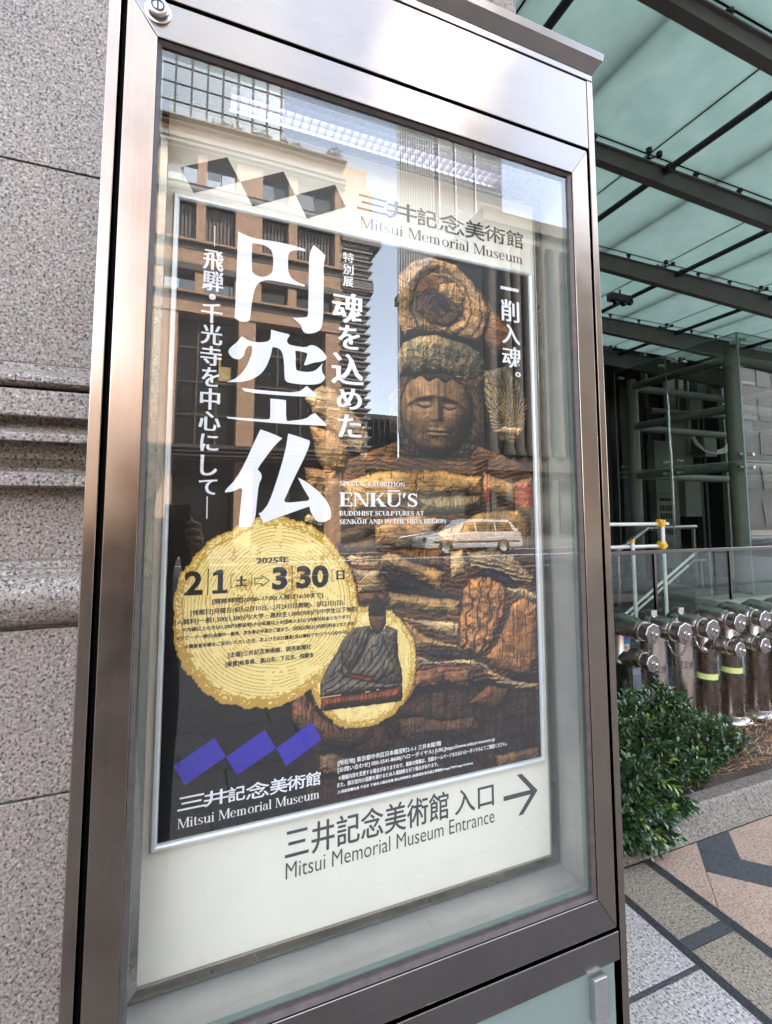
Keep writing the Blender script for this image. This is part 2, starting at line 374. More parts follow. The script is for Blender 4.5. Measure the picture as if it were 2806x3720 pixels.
def arc(cx, cy, rx, ry, t0, t1, wx, wy, n=14):
    o = []; i = []
    for k in range(n + 1):
        t = R(t0 + (t1 - t0) * k / n); c, s = math.cos(t), math.sin(t)
        o.append((cx + rx * c, cy + ry * s)); i.append((cx + (rx - wx) * c, cy + (ry - wy) * s))
    return [[o[k], o[k + 1], i[k + 1], i[k]] for k in range(n)]
def rc(x0, y0, x1, y1): return [[(x0, y0), (x1, y0), (x1, y1), (x0, y1)]]
def dot(cx, cy, r): return [[(cx + r * math.cos(2 * math.pi * k / 12), cy + r * math.sin(2 * math.pi * k / 12)) for k in range(12)]]
S_, H_ = 0.125, 0.034
def hump(x): return arc(x + 0.20, 0.46, 0.235, 0.20, 0, 175, 0.12, 0.045)
DIDONE = {
 'M': (1.02, rc(0.10, 0, 0.145, 1) + rc(0, 0, 0.25, H_) + rc(0, 1 - H_, 0.2, 1) + [[(0.10, 1), (0.24, 1), (0.56, 0), (0.46, 0)]] + [[(0.86, 1), (0.80, 1), (0.46, 0), (0.52, 0)]] + rc(0.79, 0, 0.94, 1) + rc(0.70, 0, 1.02, H_) + rc(0.82, 1 - H_, 1.02, 1)),
 'i': (0.30, rc(0.08, 0, 0.08 + S_, 0.66) + rc(0, 0, 0.285, H_) + rc(0, 0.66 - H_, 0.1, 0.66) + dot(0.14, 0.88, 0.075)),
 'l': (0.30, rc(0.08, 0, 0.08 + S_, 1) + rc(0, 0, 0.285, H_) + rc(0, 1 - H_, 0.1, 1)),
 't': (0.36, rc(0.09, 0.12, 0.09 + S_, 0.86) + rc(0, 0.66 - H_, 0.31, 0.66) + arc(0.23, 0.14, 0.14, 0.15, 180, 330, 0.10, 0.045)),
 's': (0.48, arc(0.23, 0.49, 0.19, 0.18, 40, 270, 0.085, 0.035) + arc(0.23, 0.17, 0.20, 0.18, -140, 90, 0.085, 0.035) + [[(0.10, 0.43), (0.36, 0.16), (0.38, 0.25), (0.14, 0.50)]] + rc(0.37, 0.48, 0.40, 0.66) + rc(0.02, 0, 0.05, 0.2)),
 'u': (0.64, rc(0.08, 0.16, 0.08 + S_, 0.66) + rc(0, 0.66 - H_, 0.1, 0.66) + rc(0.43, 0, 0.43 + S_, 0.66) + rc(0.34, 0.66 - H_, 0.44, 0.66) + rc(0.5, 0, 0.64, H_) + arc(0.26, 0.18, 0.18, 0.19, 180, 355, 0.10, 0.045)),
 'm': (0.98, rc(0.08, 0, 0.08 + S_, 0.66) + rc(0, 0.66 - H_, 0.1, 0.66) + rc(0, 0, 0.28, H_) + hump(0.02 + 0.05) + rc(0.385, 0, 0.385 + S_, 0.47) + rc(0.30, 0, 0.58, H_) + hump(0.375) + rc(0.69, 0, 0.69 + S_, 0.47) + rc(0.61, 0, 0.90, H_)),
 'e': (0.56, arc(0.27, 0.33, 0.25, 0.345, 15, 320, 0.115, 0.035, 22) + rc(0.14, 0.34, 0.51, 0.34 + H_)),
 'o': (0.60, arc(0.29, 0.33, 0.27, 0.345, 0, 360, 0.115, 0.035, 24)),
 'r': (0.46, rc(0.08, 0, 0.08 + S_, 0.66) + rc(0, 0.66 - H_, 0.1, 0.66) + rc(0, 0, 0.29, H_) + arc(0.34, 0.44, 0.16, 0.22, 60, 180, 0.05, 0.045) + dot(0.375, 0.57, 0.07)),
 'a': (0.54, rc(0.31, 0.06, 0.31 + S_, 0.50) + arc(0.24, 0.46, 0.195, 0.20, 0, 150, 0.11, 0.04) + dot(0.10, 0.50, 0.06) + arc(0.19, 0.19, 0.17, 0.20, 60, 330, 0.105, 0.035) + rc(0.42, 0, 0.54, H_ * 1.6)),
 ' ': (0.32, []),
}
T, h2, f2 = 0.21, 0.075, 0.07
def serif(x0, x1, y): return rc(x0 - 0.055, y, x1 + 0.055, y + f2)
def stem(x, w_=T, y0=0, y1=1, top=True, bot=True):
    return rc(x, y0, x + w_, y1) + (serif(x, x + w_, y1 - f2) if top else []) + (serif(x, x + w_, y0) if bot else [])
BOLD = {
 'E': (0.74, stem(0.06) + rc(0.2, 1 - h2, 0.66, 1) + rc(0.6, 0.74, 0.66, 1) + rc(0.2, 0.47, 0.5, 0.47 + h2) + rc(0.45, 0.36, 0.51, 0.66) + rc(0.2, 0, 0.69, h2) + rc(0.62, 0, 0.69, 0.28)),
 'F': (0.70, stem(0.06) + rc(0.2, 1 - h2, 0.64, 1) + rc(0.58, 0.74, 0.64, 1) + rc(0.2, 0.47, 0.5, 0.47 + h2)),
 'N': (0.92, stem(0.07, 0.08, bot=True, top=False) + rc(0, 1 - f2, 0.2, 1) + [[(0.05, 1), (0.28, 1), (0.80, 0), (0.66, 0)]] + rc(0.74, 0.0, 0.81, 1) + serif(0.72, 0.83, 1 - f2)),
 'K': (0.92, stem(0.06) + [[(0.27, 0.42), (0.66, 1), (0.75, 1), (0.33, 0.40)]] + [[(0.36, 0.56), (0.50, 0.66), (0.88, 0), (0.62, 0)]] + serif(0.66, 0.76, 1 - f2) + serif(0.64, 0.86, 0)),
 'U': (0.90, stem(0.07, T, 0.3, 1, bot=False) + rc(0.73, 0.3, 0.80, 1) + serif(0.72, 0.81, 1 - f2) + arc(0.435, 0.32, 0.365, 0.34, 180, 360, 0.14, 0.10)),
 'S': (0.66, arc(0.32, 0.72, 0.27, 0.29, 30, 270, 0.14, 0.08) + arc(0.32, 0.28, 0.29, 0.29, -150, 90, 0.14, 0.08) + [[(0.12, 0.60), (0.46, 0.26), (0.56, 0.42), (0.22, 0.72)]] + rc(0.53, 0.70, 0.58, 1) + rc(0.04, 0, 0.09, 0.3)),
 'P': (0.72, stem(0.06) + arc(0.38, 0.73, 0.29, 0.27, -90, 90, 0.18, 0.075) + rc(0.25, 1 - h2, 0.4, 1) + rc(0.25, 0.46, 0.4, 0.46 + h2)),
 'R': (0.86, stem(0.06) + arc(0.38, 0.73, 0.29, 0.27, -90, 90, 0.18, 0.075) + rc(0.25, 1 - h2, 0.4, 1) + rc(0.25, 0.46, 0.4, 0.46 + h2) + [[(0.36, 0.48), (0.54, 0.50), (0.84, 0), (0.60, 0)]]),
 'B': (0.80, stem(0.06) + arc(0.40, 0.74, 0.26, 0.26, -90, 90, 0.17, 0.07) + arc(0.40, 0.26, 0.32, 0.26, -90, 90, 0.18, 0.07) + rc(0.25, 1 - h2, 0.42, 1) + rc(0.25, 0.46, 0.42, 0.53) + rc(0.25, 0, 0.42, h2)),
 'D': (0.90, stem(0.06) + arc(0.38, 0.5, 0.45, 0.5, -90, 90, 0.20, 0.075) + rc(0.25, 1 - h2, 0.4, 1) + rc(0.25, 0, 0.4, h2)),
 'C': (0.84, arc(0.44, 0.5, 0.40, 0.52, 40, 320, 0.20, 0.075, 20) + rc(0.70, 0.68, 0.76, 1)),
 'G': (0.92, arc(0.44, 0.5, 0.40, 0.52, 40, 330, 0.20, 0.075, 20) + rc(0.70, 0.68, 0.76, 1) + rc(0.62, 0.05, 0.80, 0.44) + rc(0.54, 0.38, 0.88, 0.45)),
 'O': (0.94, arc(0.46, 0.5, 0.42, 0.52, 0, 360, 0.20, 0.075, 24)),
 'I': (0.40, stem(0.08)), 'L': (0.72, stem(0.06) + rc(0.2, 0, 0.67, h2) + rc(0.60, 0, 0.67, 0.30)),
 'J': (0.56, rc(0.24, 0.25, 0.44, 1) + serif(0.24, 0.44, 1 - f2) + arc(0.23, 0.25, 0.21, 0.27, 180, 360, 0.12, 0.08)),
 'H': (0.96, stem(0.06) + stem(0.66) + rc(0.2, 0.47, 0.7, 0.47 + h2)),
 'T': (0.80, stem(0.29, T, top=False) + rc(0.02, 1 - h2, 0.77, 1) + rc(0.02, 0.72, 0.08, 1) + rc(0.71, 0.72, 0.77, 1)),
 'A': (0.92, [[(0.46, 1), (0.36, 1), (0.09, 0), (0.16, 0)]] + [[(0.36, 1), (0.52, 1), (0.86, 0), (0.60, 0)]] + rc(0.2, 0.28, 0.66, 0.35) + serif(0.06, 0.2, 0) + serif(0.62, 0.84, 0)),
 'X': (0.92, [[(0.06, 1), (0.32, 1), (0.86, 0), (0.60, 0)]] + [[(0.74, 1), (0.83, 1), (0.17, 0), (0.09, 0)]] + serif(0.07, 0.30, 1 - f2) + serif(0.72, 0.84, 1 - f2) + serif(0.06, 0.2, 0) + serif(0.62, 0.84, 0)),
 "'": (0.30, [[(0.06, 1), (0.24, 1), (0.14, 0.66), (0.07, 0.66)]]), ' ': (0.34, []),
}
def serif_text(mb, table, body, x0, x1, zb, cap, y, macrons=()):
    """hand-drawn serif letters from x0 to x1 (mm), baseline zb, capital height cap"""
    tot = sum(table[c][0] for c in body); k = (x1 - x0) / tot; x = 0; n = 0
    for j, c in enumerate(body):
        a, prims = table[c]
        for q in prims + ([*rc(0.1, 1.12, a - 0.12, 1.22)] if j in macrons else []):
            n += 1
            mb.add([((x0 + (x + u) * k) / 1000, y - (n % 7) * 1.5e-5, (zb + v * cap) / 1000 + ZC) for u, v in q], [tuple(range(len(q)))])
        x += a
    return mb

def soften(p):
    """round the gentle corners of a traced outline, keep the sharp ones"""
    out = []; n = len(p)
    for i in range(n):
        a, b, c = Vector(p[i - 1]), Vector(p[i]), Vector(p[(i + 1) % n])
        if (b - a).angle(c - b, 0) > 0.95: out.append(tuple(b)); continue
        out.append(tuple(b + (a - b) * 0.25)); out.append(tuple(b + (c - b) * 0.25))
    return out
def mm(p): return [(x / 1000, z / 1000 + ZC) for x, z in p]

# ------------------------------------------------------------------ the sign case
YF = -0.105                                   # front face of the steel
case = empty('sign_case', (0, 0, 0), 'tall brushed steel notice case with a glass front standing before the granite wall', 'sign')
def sbox(name, x0, x1, y0, y1, z0, z1, mat, par=case, bev=0.0012, **k):
    return MB().box(x0, x1, y0, y1, z0, z1).build(name, mat, par, bevel=bev, **k)
for sx in (-1, 1):
    a, b = sorted((sx * 0.4435, sx * 0.459))
    sbox('side_post', a, b, YF, 0.2, 0, 2.387, M['steel_v'])
    a, b = sorted((sx * 0.420, sx * 0.4435))
    sbox('shadow_gap', a, b, YF + 0.022, 0.19, 0.02, 2.386, M['dark_gap'], bev=0)
sbox('rear_panel', -0.419, 0.419, 0.188, 0.2, 0.02, 2.38, M['steel_h'], bev=0)
sbox('fascia', -0.4425, 0.4425, YF + 0.001, 0.18, 2.2305, 2.3855, M['steel_h'])
sbox('shadow_gap', -0.419, 0.419, YF + 0.02, 0.17, 2.218, 2.235, M['dark_gap'], bev=0)
sbox('top_trim', -0.459, 0.459, YF, 0.2, 2.3885, 2.403, M['steel_h'])
cap = MB()
prof = [(0.0, 2.4035), (0.016, 2.428), (0.018, 2.444), (0.0, 2.446)]
o_ = 0.459
ring = []
for d, z in prof: ring.append([(-o_ - d, YF - d, z), (o_ + d, YF - d, z), (o_ + d, 0.2, z), (-o_ - d, 0.2, z)])
vs = [p for r_ in ring for p in r_]; fs = []
for i in range(3):
    for k in range(4): fs.append((i * 4 + k, i * 4 + (k + 1) % 4, (i + 1) * 4 + (k + 1) % 4, (i + 1) * 4 + k))
fs += [(3, 2, 1, 0), (12, 13, 14, 15)]
cap.add(vs, fs).build('cap', M['steel_h'], case, bevel=0.0012)

# door frame: two stiles and two rails, mitred at the corners
X0, X1, Z0, Z1 = -0.394, 0.3934, 0.748, 2.163      # the opening
XA, XB, ZA, ZB = -0.4355, 0.4355, 0.6895, 2.2225
e = 0.0004
def rail(name, poly, mat, y0=YF, y1=-0.075, bev=0.0012, par=case):
    return MB().extrude(poly, lambda u, v, t: (u, t, v), y0, y1).build(name, mat, par, bevel=bev)
rail('door_rail', [(XA + e, ZB), (XB - e, ZB), (X1 - e, Z1), (X0 + e, Z1)], M['steel_h'])
rail('door_rail', [(XA + e, ZA), (XB - e, ZA), (X1 - e, Z0), (X0 + e, Z0)], M['steel_h'])
rail('door_stile', [(XA, ZA + e), (XA, ZB - e), (X0, Z1 - e), (X0, Z0 + e)], M['steel_v'])
rail('door_stile', [(XB, ZA + e), (XB, ZB - e), (X1, Z1 - e), (X1, Z0 + e)], M['steel_v'])
def ringframe(name, x0, x1, z0, z1, prof, mat, par, bev=0, smooth=False, label=None):
    """profile (outward offset, y) swept round a rectangle"""
    mb = MB(); v = []; n = len(prof)
    for d, y in prof: v += [(x0 - d, y, z0 - d), (x1 + d, y, z0 - d), (x1 + d, y, z1 + d), (x0 - d, y, z1 + d)]
    f = []
    for i in range(n):
        j = (i + 1) % n
        for k in range(4): f.append((i * 4 + k, i * 4 + (k + 1) % 4, j * 4 + (k + 1) % 4, j * 4 + k))
    return mb.add(v, f, smooth).build(name, mat, par, bevel=bev, label=label)
ringframe('gasket', X0 + 0.006, X1 - 0.006, Z0 + 0.006, Z1 - 0.006, [(0, -0.097), (0.0058, -0.1015), (0.0058, -0.078), (0, -0.080)], M['gasket'], case)
MB().box(X0 + 0.004, X1 - 0.004, -0.0945, -0.0885, Z0 + 0.004, Z1 - 0.004).build('glass_pane', M['glass'], case)
ringframe('glass_edge', X0 + 0.0085, X1 - 0.0085, Z0 + 0.0085, Z1 - 0.0085, [(0, -0.0875), (0.003, -0.0875), (0.003, -0.079), (0, -0.079)], M['glass_edge'], case)
lk = MB(); lx, lz = -0.3945, 2.2025
lk.lathe([(0.0001, -0.011), (0.0120, -0.011), (0.0148, -0.0098), (0.0158, -0.008), (0.0160, -0.002), (0.019, -0.0012), (0.0195, 0.002)], (lx, YF, lz), (0, 1, 0), 28)
lock = lk.build('lock_cylinder', M['chrome'], case)
MB().box(lx - 0.0014, lx + 0.0014, YF - 0.0118, YF - 0.0105, lz - 0.006, lz + 0.006).build('key_slot', M['lens'], lock)
MB().lathe([(0.0096, -0.0006), (0.0088, -0.0012), (0.0074, -0.0012), (0.0068, -0.0004)], (lx, YF - 0.0109, lz), (0, 1, 0), 24).build('plug_ring', M['paint_dark'], lock)

# inside the case
BX, BZ0, BZ1 = 0.402, 0.743, 2.166
MB().box(-0.380, 0.380, 0.004, 0.012, 0.760, 2.155).build('backing_panel', M['panel'], case)
ringframe('panel_frame', -0.379, 0.379, 0.765, 2.151, [(0, -0.001), (0.0115, -0.004), (0.013, -0.0035), (0.0225, 0.0035), (0.0225, 0.02), (0, 0.02)], M['in_steel'], case, 0.0005)
for sx in (-1, 1):
    a, b = sorted((sx * 0.403, sx * 0.408)); sbox('side_lining', a, b, -0.079, 0.184, 0.738, 2.215, M['lining'], bev=0)
MB().box(-0.4025, 0.4025, -0.079, 0.184, 0.736, 0.742).build('floor_lining', M['lining'], case)
lid = MB().box(-0.4025, -0.282, -0.075, 0.184, 2.186, 2.19)
lid.build('case_ceiling', M['cabinet_dark'], case)
# egg-crate louver and the tubes above it
lv = MB(); zz0, zz1 = 2.188, 2.202
xs = [-0.281 + 0.0162 * i for i in range(43)]
for x in xs: lv.box(x - 0.0005, x + 0.0005, -0.078, 0.0335, zz0, zz1)
for j in range(8):
    y = -0.0775 + 0.0158 * j; lv.box(-0.281, 0.40, y - 0.0005, y + 0.0005, zz0 + 0.0002, zz1 - 0.0002)
lv.build('light_louver', M['louver'], case, recalc=False)
tray = MB().box(-0.282, 0.40, 0.034, 0.036, 2.186, 2.214).box(-0.282, 0.40, -0.078, 0.036, 2.2145, 2.2165).box(-0.284, -0.2825, -0.078, 0.036, 2.186, 2.214)
tray.build('lamp_tray', M['tray'], case)
MB().box(-0.279, 0.285, -0.018, 0.031, 2.2095, 2.2125).build('light_panel', M['tube_light'], case)

# lower door of the case
sbox('lower_rail', -0.440, 0.440, YF, -0.07, 0.6325, 0.6815, M['steel_h'])
sbox('shadow_gap', -0.419, 0.419, YF + 0.02, -0.06, 0.676, 0.694, M['dark_gap'], bev=0)
sbox('lower_glass', -0.430, 0.430, YF + 0.004, YF + 0.014, 0.10, 0.6315, M['frost'], bev=0.001)
sbox('shadow_gap', -0.4195, 0.4195, YF + 0.03, -0.05, 0.03, 0.632, M['dark_gap'], bev=0)
sbox('plinth', -0.440, 0.440, YF + 0.004, 0.18, 0.0, 0.098, M['steel_h'])
for hx in (0.368,):
    sbox('door_handle', hx, hx + 0.029, YF - 0.0105, YF + 0.004, 0.552, 0.626, M['steel_r'], bev=0.0006)

# lettering on the backing panel
YL = 0.0034
def diamonds(name, sets, mat, par, y):
    mb = MB()
    for p in sets: mb.flat([mm(p)], y)
    return mb.build(name, mat, par, recalc=False)
diamonds('museum_emblem', [[(-359.8, 571.8), (-284, 611.7), (-261.1, 571.9), (-337, 531.5)], [(-261.1, 571.9), (-185, 612), (-162.6, 572.2), (-238.9, 531.5)], [(-162.6, 572.2), (-86.8, 612.2), (-64.4, 573), (-140.2, 532)]], M['ink'], case, YL)
mb = MB()
for c, cx, cz, w_, h_ in [('三', -9, 591, 66, 30), ('井', 54, 591, 66, 38), ('記', 110, 591, 44, 37), ('念', 168, 591, 62, 40), ('美', 225, 591, 48, 40), ('術', 276, 592, 54, 36), ('館', 328, 593, 44, 38)]:
    put_text(mb, c, cx, cz, w_, h_, YL, 0.0, 0.6, 0.55)
serif_text(mb, DIDONE, 'Mitsui Memorial Museum', -37, 351, 539, 22.5, YL)
mb.build('header_lettering', M['ink'], case, recalc=False)
mb = MB()
put_text(mb, '三井記念美術館', -10, -559, 307, 50.5, YL, 0.0, 0.6, 0.5)
put_text(mb, '入口', 201, -561, 87, 43, YL, 0.0, 0.6, 0.5)
put_text(mb, 'Mitsui Memorial Museum Entrance', 41.5, -601, 408, 25.5, YL, -0.004)
mb.build('entrance_lettering', M['ink'], case, recalc=False)
MB().flat([mm([(300.6, -536.3), (312.6, -536.3), (350.6, -575.2), (313.1, -614.2), (301.3, -614.2), (333, -579.6), (267.4, -579.6), (267.4, -570.9), (333, -570.9)])], YL).build('arrow', M['ink'], case, recalc=False)
# screws and scuffs on the lower backing panel
for x, z in ((-0.275, 0.7585), (0.10, 0.7585), (0.3855, 0.905)): MB().lathe([(0.0001, -0.0012), (0.0022, -0.0010), (0.0028, 0.0)], (x, -0.0036, z), (0, 1, 0), 10).build('frame_screw', M['paint_dark'], case)

# ------------------------------------------------------------------ the poster
poster = empty('exhibition_poster', (0, 0, 0), 'black exhibition poster of a wood carving in a white snap frame inside the glass case', 'poster')
YP = -0.001
ringframe('snap_frame', -0.359, 0.359, ZC - 0.510, ZC + 0.510, [(-0.001, -0.0015), (0.0, -0.0055), (0.003, -0.0075), (0.007, -0.007), (0.0095, -0.004), (0.0098, 0.004), (0.0, 0.0038)], M['snap'], poster, smooth=True)
GA=[(-263.0,476.4),(-249.8,472.0),(-233.2,469.6),(-199.3,471.9),(-169.9,471.7),(-143.8,469.0),(-143.8,464.7),(-158.9,464.2),(-168.4,461.1),(-173.7,455.8),(-175.4,446.2),(-175.1,425.3),(-173.1,415.9),(-167.6,408.6),(-158.1,403.4),(-143.8,401.2),(-144.3,397.7),(-168.8,398.1),(-198.1,398.9),(-212.4,397.9),(-222.7,393.0),(-228.9,386.5),(-233.3,376.2),(-236.5,356.9),(-238.2,340.5),(-239.5,321.1),(-243.9,316.5),(-255.1,314.8),(-265.1,320.4),(-264.5,346.9),(-263.6,416.3),(-263.3,456.8)]
GAH=[(-238.9,460.1),(-227.9,461.7),(-214.9,460.3),(-207.0,456.4),(-202.6,449.0),(-201.4,436.8),(-201.6,420.2),(-203.6,412.1),(-210.0,405.5),(-219.0,402.1),(-228.0,402.1),(-235.7,405.5),(-238.3,409.1),(-239.1,434.7)]
GB=[(-128.1,480.0),(-117.3,473.7),(-105.8,464.5),(-107.7,454.0),(-109.1,446.6),(-108.8,412.3),(-108.6,361.2),(-109.8,335.7),(-113.0,322.6),(-121.3,315.2),(-132.3,311.2),(-139.2,310.5),(-144.7,312.5),(-148.3,317.5),(-148.9,323.8),(-154.4,329.0),(-165.2,336.2),(-157.2,336.9),(-146.4,339.4),(-139.5,341.0),(-137.1,345.5),(-136.8,367.9),(-136.6,441.2),(-135.5,465.6)]
GC=[(-203.0,308.8),(-191.3,306.7),(-171.5,304.6),(-170.1,302.1),(-175.3,294.6),(-173.9,288.0),(-167.2,284.8),(-140.2,284.2),(-132.1,290.7),(-121.0,289.4),(-109.8,282.5),(-101.3,272.4),(-102.7,266.7),(-112.4,261.4),(-126.2,258.4),(-139.8,251.3),(-143.9,252.2),(-140.0,262.2),(-137.4,273.5),(-141.5,275.2),(-156.4,276.6),(-160.4,274.8),(-159.0,270.8),(-158.6,243.7),(-155.9,240.0),(-139.7,239.0),(-126.1,241.9),(-117.9,248.3),(-109.1,259.0),(-110.9,249.1),(-109.5,240.9),(-103.8,234.6),(-105.2,229.0),(-114.8,219.7),(-134.0,216.5),(-155.5,215.7),(-171.5,216.8),(-176.8,220.2),(-178.2,225.4),(-179.4,254.8),(-182.8,270.6),(-188.2,276.7),(-198.6,278.0),(-201.2,275.0),(-201.1,269.6),(-205.9,251.7),(-213.3,235.0),(-223.2,223.3),(-238.0,214.0),(-257.7,208.8),(-274.6,207.1),(-257.8,217.1),(-244.7,234.1),(-236.4,256.0),(-234.2,269.4),(-236.8,275.7),(-243.0,273.6),(-246.6,265.2),(-248.8,254.5),(-256.1,248.4),(-264.7,248.7),(-272.1,254.3),(-274.7,261.7),(-268.8,270.2),(-259.3,279.3),(-253.3,289.3),(-249.6,288.5),(-243.3,284.1),(-229.4,282.0),(-211.6,285.1),(-205.3,289.2),(-203.6,294.8)]
GD=[(-250.1,199.3),(-207.5,198.6),(-154.0,199.7),(-138.0,214.2),(-131.2,208.6),(-120.1,200.1),(-120.6,195.1),(-181.6,192.6),(-245.0,192.5)]
GE=[(-202.1,185.4),(-186.7,185.2),(-174.9,184.9),(-174.4,151.3),(-171.8,147.5),(-138.7,153.9),(-129.3,162.7),(-122.5,165.9),(-114.2,158.4),(-100.8,147.1),(-101.6,143.8),(-180.8,142.4),(-270.7,144.3),(-274.8,147.8),(-256.3,147.9),(-209.1,147.5),(-202.8,149.2),(-201.6,154.6)]
GF=[(-218.0,130.0),(-197.4,124.0),(-180.5,116.9),(-193.1,104.0),(-204.7,87.4),(-216.1,70.9),(-221.7,60.8),(-215.8,55.1),(-213.7,47.2),(-219.3,35.2),(-221.8,3.8),(-223.9,-23.5),(-231.2,-37.0),(-250.0,-36.9),(-250.2,-27.3),(-245.8,26.8),(-249.6,28.7),(-260.7,22.7),(-273.5,20.6),(-273.6,24.4),(-257.4,42.1),(-243.0,69.9),(-228.4,106.2)]
GG=[(-170.1,125.7),(-152.9,121.8),(-132.0,115.5),(-131.1,109.3),(-140.0,86.2),(-160.0,44.6),(-175.6,8.1),(-171.5,4.2),(-151.3,6.4),(-132.9,8.6),(-130.8,12.7),(-143.5,32.8),(-151.9,48.9),(-135.3,41.2),(-114.2,25.2),(-99.2,8.9),(-90.5,-9.6),(-92.5,-24.0),(-105.2,-30.1),(-117.9,-28.0),(-128.5,-11.7),(-130.7,-1.6),(-155.2,-9.8),(-187.0,-21.7),(-210.3,-29.4),(-218.3,-13.8),(-212.6,-11.8),(-201.2,3.9),(-188.1,43.9),(-174.9,92.8)]
YT = -0.0017
mb = MB()
mb.flat([mm(soften(GA)), mm(soften(GAH))], YT)
for g in (GB, GC, GD, GE, GF, GG): mb.flat([mm(soften(g))], YT)
mb.build('headline', M['white_ink'], poster, recalc=False)
mb = MB()
for c, cx, cz, w_, h_ in [("飛",-302.4,416,31.5,35.2),("騨",-302.3,379.4,32.2,35),("・",-302.2,351.4,9.5,9.9),("千",-302.3,323.2,33,34.6),("光",-301.8,286,33,34.4),("寺",-301.6,249.3,33,33.2),("を",-301.6,213.2,26.5,32.6),("中",-301.2,175.8,30,36),("心",-301.1,138.6,33,32),("に",-300.5,102.6,26.6,29),("し",-300.2,65,25,34),("て",-300.6,29.2,27,25)]:
    put_text(mb, c, cx, cz, w_, h_, YT, 0.004, 0.85)
for a, b in ((477.9, 441.2), (13.7, -22.5)): mb.flat([mm([(-302.2, a), (-300.6, a), (-300.2, b), (-301.8, b)])], YT)
mb.build('left_column_lettering', M['white_ink'], poster, recalc=False)
mb = MB()
for c, cx, cz, w_, h_ in [("特",-60.8,469.7,20.7,19.5),("別",-61,445.8,20.1,20),("展",-60.8,422,20,19.5)]: put_text(mb, c, cx, cz, w_, h_, YT, 0.004, 0.5)
for c, cx, cz, w_, h_ in [("魂",-60.7,371,60,58.5),("を",-58.5,314.7,40,46),("込",-60.9,253.3,60.5,58.5),("め",-57.2,197.5,46,40),("た",-56.9,146.7,43,43)]: put_text(mb, c, cx, cz, w_, h_, YT, 0.006, 1.5)
mb.build('middle_column_lettering', M['white_ink'], poster, recalc=False)
mb = MB()
for c, cx, cz, w_, h_ in [("一",307.5,472.5,45,7),("削",307.6,423.3,45.6,48.4),("入",308.5,371.3,45,43),("魂",309,320.5,48,46),("。",324.2,284.3,12,11)]: put_text(mb, c, cx, cz, w_, h_, YT, 0.004, 1.1)
mb.build('right_column_lettering', M['white_ink'], poster, recalc=False)
mb = MB()
serif_text(mb, BOLD, 'SPECIAL EXHIBITION', -75.5, 54.8, 36.5, 8.6, YT)
serif_text(mb, BOLD, "ENKU'S", -75.5, 82.5, -1.2, 25.5, YT, macrons=(3,))
serif_text(mb, BOLD, 'BUDDHIST SCULPTURES AT', -75.5, 95, -17.8, 8.4, YT)
serif_text(mb, BOLD, 'SENKOJI AND IN THE HIDA REGION', -75.5, 143.5, -33, 8.4, YT, macrons=(4,))
mb.build('english_lettering', M['white_ink'], poster, recalc=False)
YS = -0.0016
mb = MB()
put_text(mb, '2025年', -193, -92.8, 54.5, 13, YS, 0.012, 0.5)
put_text(mb, '2', -318, -125, 27.4, 38, YS, 0.03); mb.flat([mm([(-281.5,-105.6),(-273.3,-105.6),(-273.3,-138.2),(-265.6,-138.2),(-265.6,-143.7),(-289.2,-143.7),(-289.2,-138.2),(-281.5,-138.2),(-281.5,-113.2),(-289.2,-110.6),(-289.2,-115.6)][:9]+[(-289.2,-115.8),(-289.2,-110.4)])], YS)
put_text(mb, '土', -244.1, -125.4, 18, 16.5, YS, 0.014, 0.7); put_text(mb, '日', -72.8, -123.5, 14, 16.5, YS, 0.014, 0.7)
put_text(mb, '3', -180.8, -124.1, 25.7, 38.5, YS, 0.045); put_text(mb, '30', -123.5, -124, 57.6, 39, YS, 0.04)
def bracket(x, z, h_, d): mb.flat([mm([(x, z + h_), (x + d * 5, z + h_), (x + d * 5, z + h_ - 0.9), (x + d * 0.9, z + h_ - 0.9), (x + d * 0.9, z - h_ + 0.9), (x + d * 5, z - h_ + 0.9), (x + d * 5, z - h_), (x, z - h_)])], YS)
bracket(-261.2, -125, 11, 1); bracket(-227, -125, 11, -1); bracket(-89, -123.5, 10.8, 1); bracket(-56.2, -123.5, 10.8, -1)
for x in (-296.4, -159.7): mb.flat([mm([(x - 0.75, -103), (x + 0.75, -103), (x + 0.75, -146), (x - 0.75, -146)])], YS)
ar = [(-223, -121.5), (-211.5, -121.5), (-211.5, -117), (-196.8, -126.8), (-211.5, -136.6), (-211.5, -132.1), (-223, -132.1)]
ai = [(-221.6, -122.9), (-210.1, -122.9), (-210.1, -119.6), (-199.3, -126.8), (-210.1, -134), (-210.1, -130.7), (-221.6, -130.7)]
mb.flat([mm(ar), mm(ai)], YS)
mb.build('date_lettering', M['black_ink'], poster, recalc=False)
mb = MB()
for s, x0, x1, zc_, h_ in [('[開館時間]10:00~17:00(入館は16:30まで)', -289, -104.7, -156.6, 10), ('[休館日]月曜日(但し2月10日、2月24日は開館)、2月23日(日)。', -321, -64, -172, 10.4),
    ('[入館料]一般1,500(1,300)円/大学・高校生1,000(900)円/中学生以下無料', -344, -41.7, -185.3, 10.4), ('＊70歳以上の方は1,200円(要証明)＊20名様以上の団体の方は( )内割引料金となります。', -332.8, -52.9, -197.6, 8),
    ('＊リピーター割引:会期中一般券、学生券の半券のご提示で、2回目以降は( )内割引料金となります。', -341, -44.4, -210.2, 8), ('＊障害者手帳をご呈示いただいた方、およびその介護者1名は無料です(ミライロIDも可)。', -328.3, -57.5, -224, 8),
    ('[主催]三井記念美術館、読売新聞社', -262, -125, -243.2, 10), ('[後援]岐阜県、高山市、下呂市、飛騨市', -265.8, -120.6, -257.8, 10)]:
    put_text(mb, s, (x0 + x1) / 2, zc_, x1 - x0, h_, YS, 0.0, 0.26, 0.16)
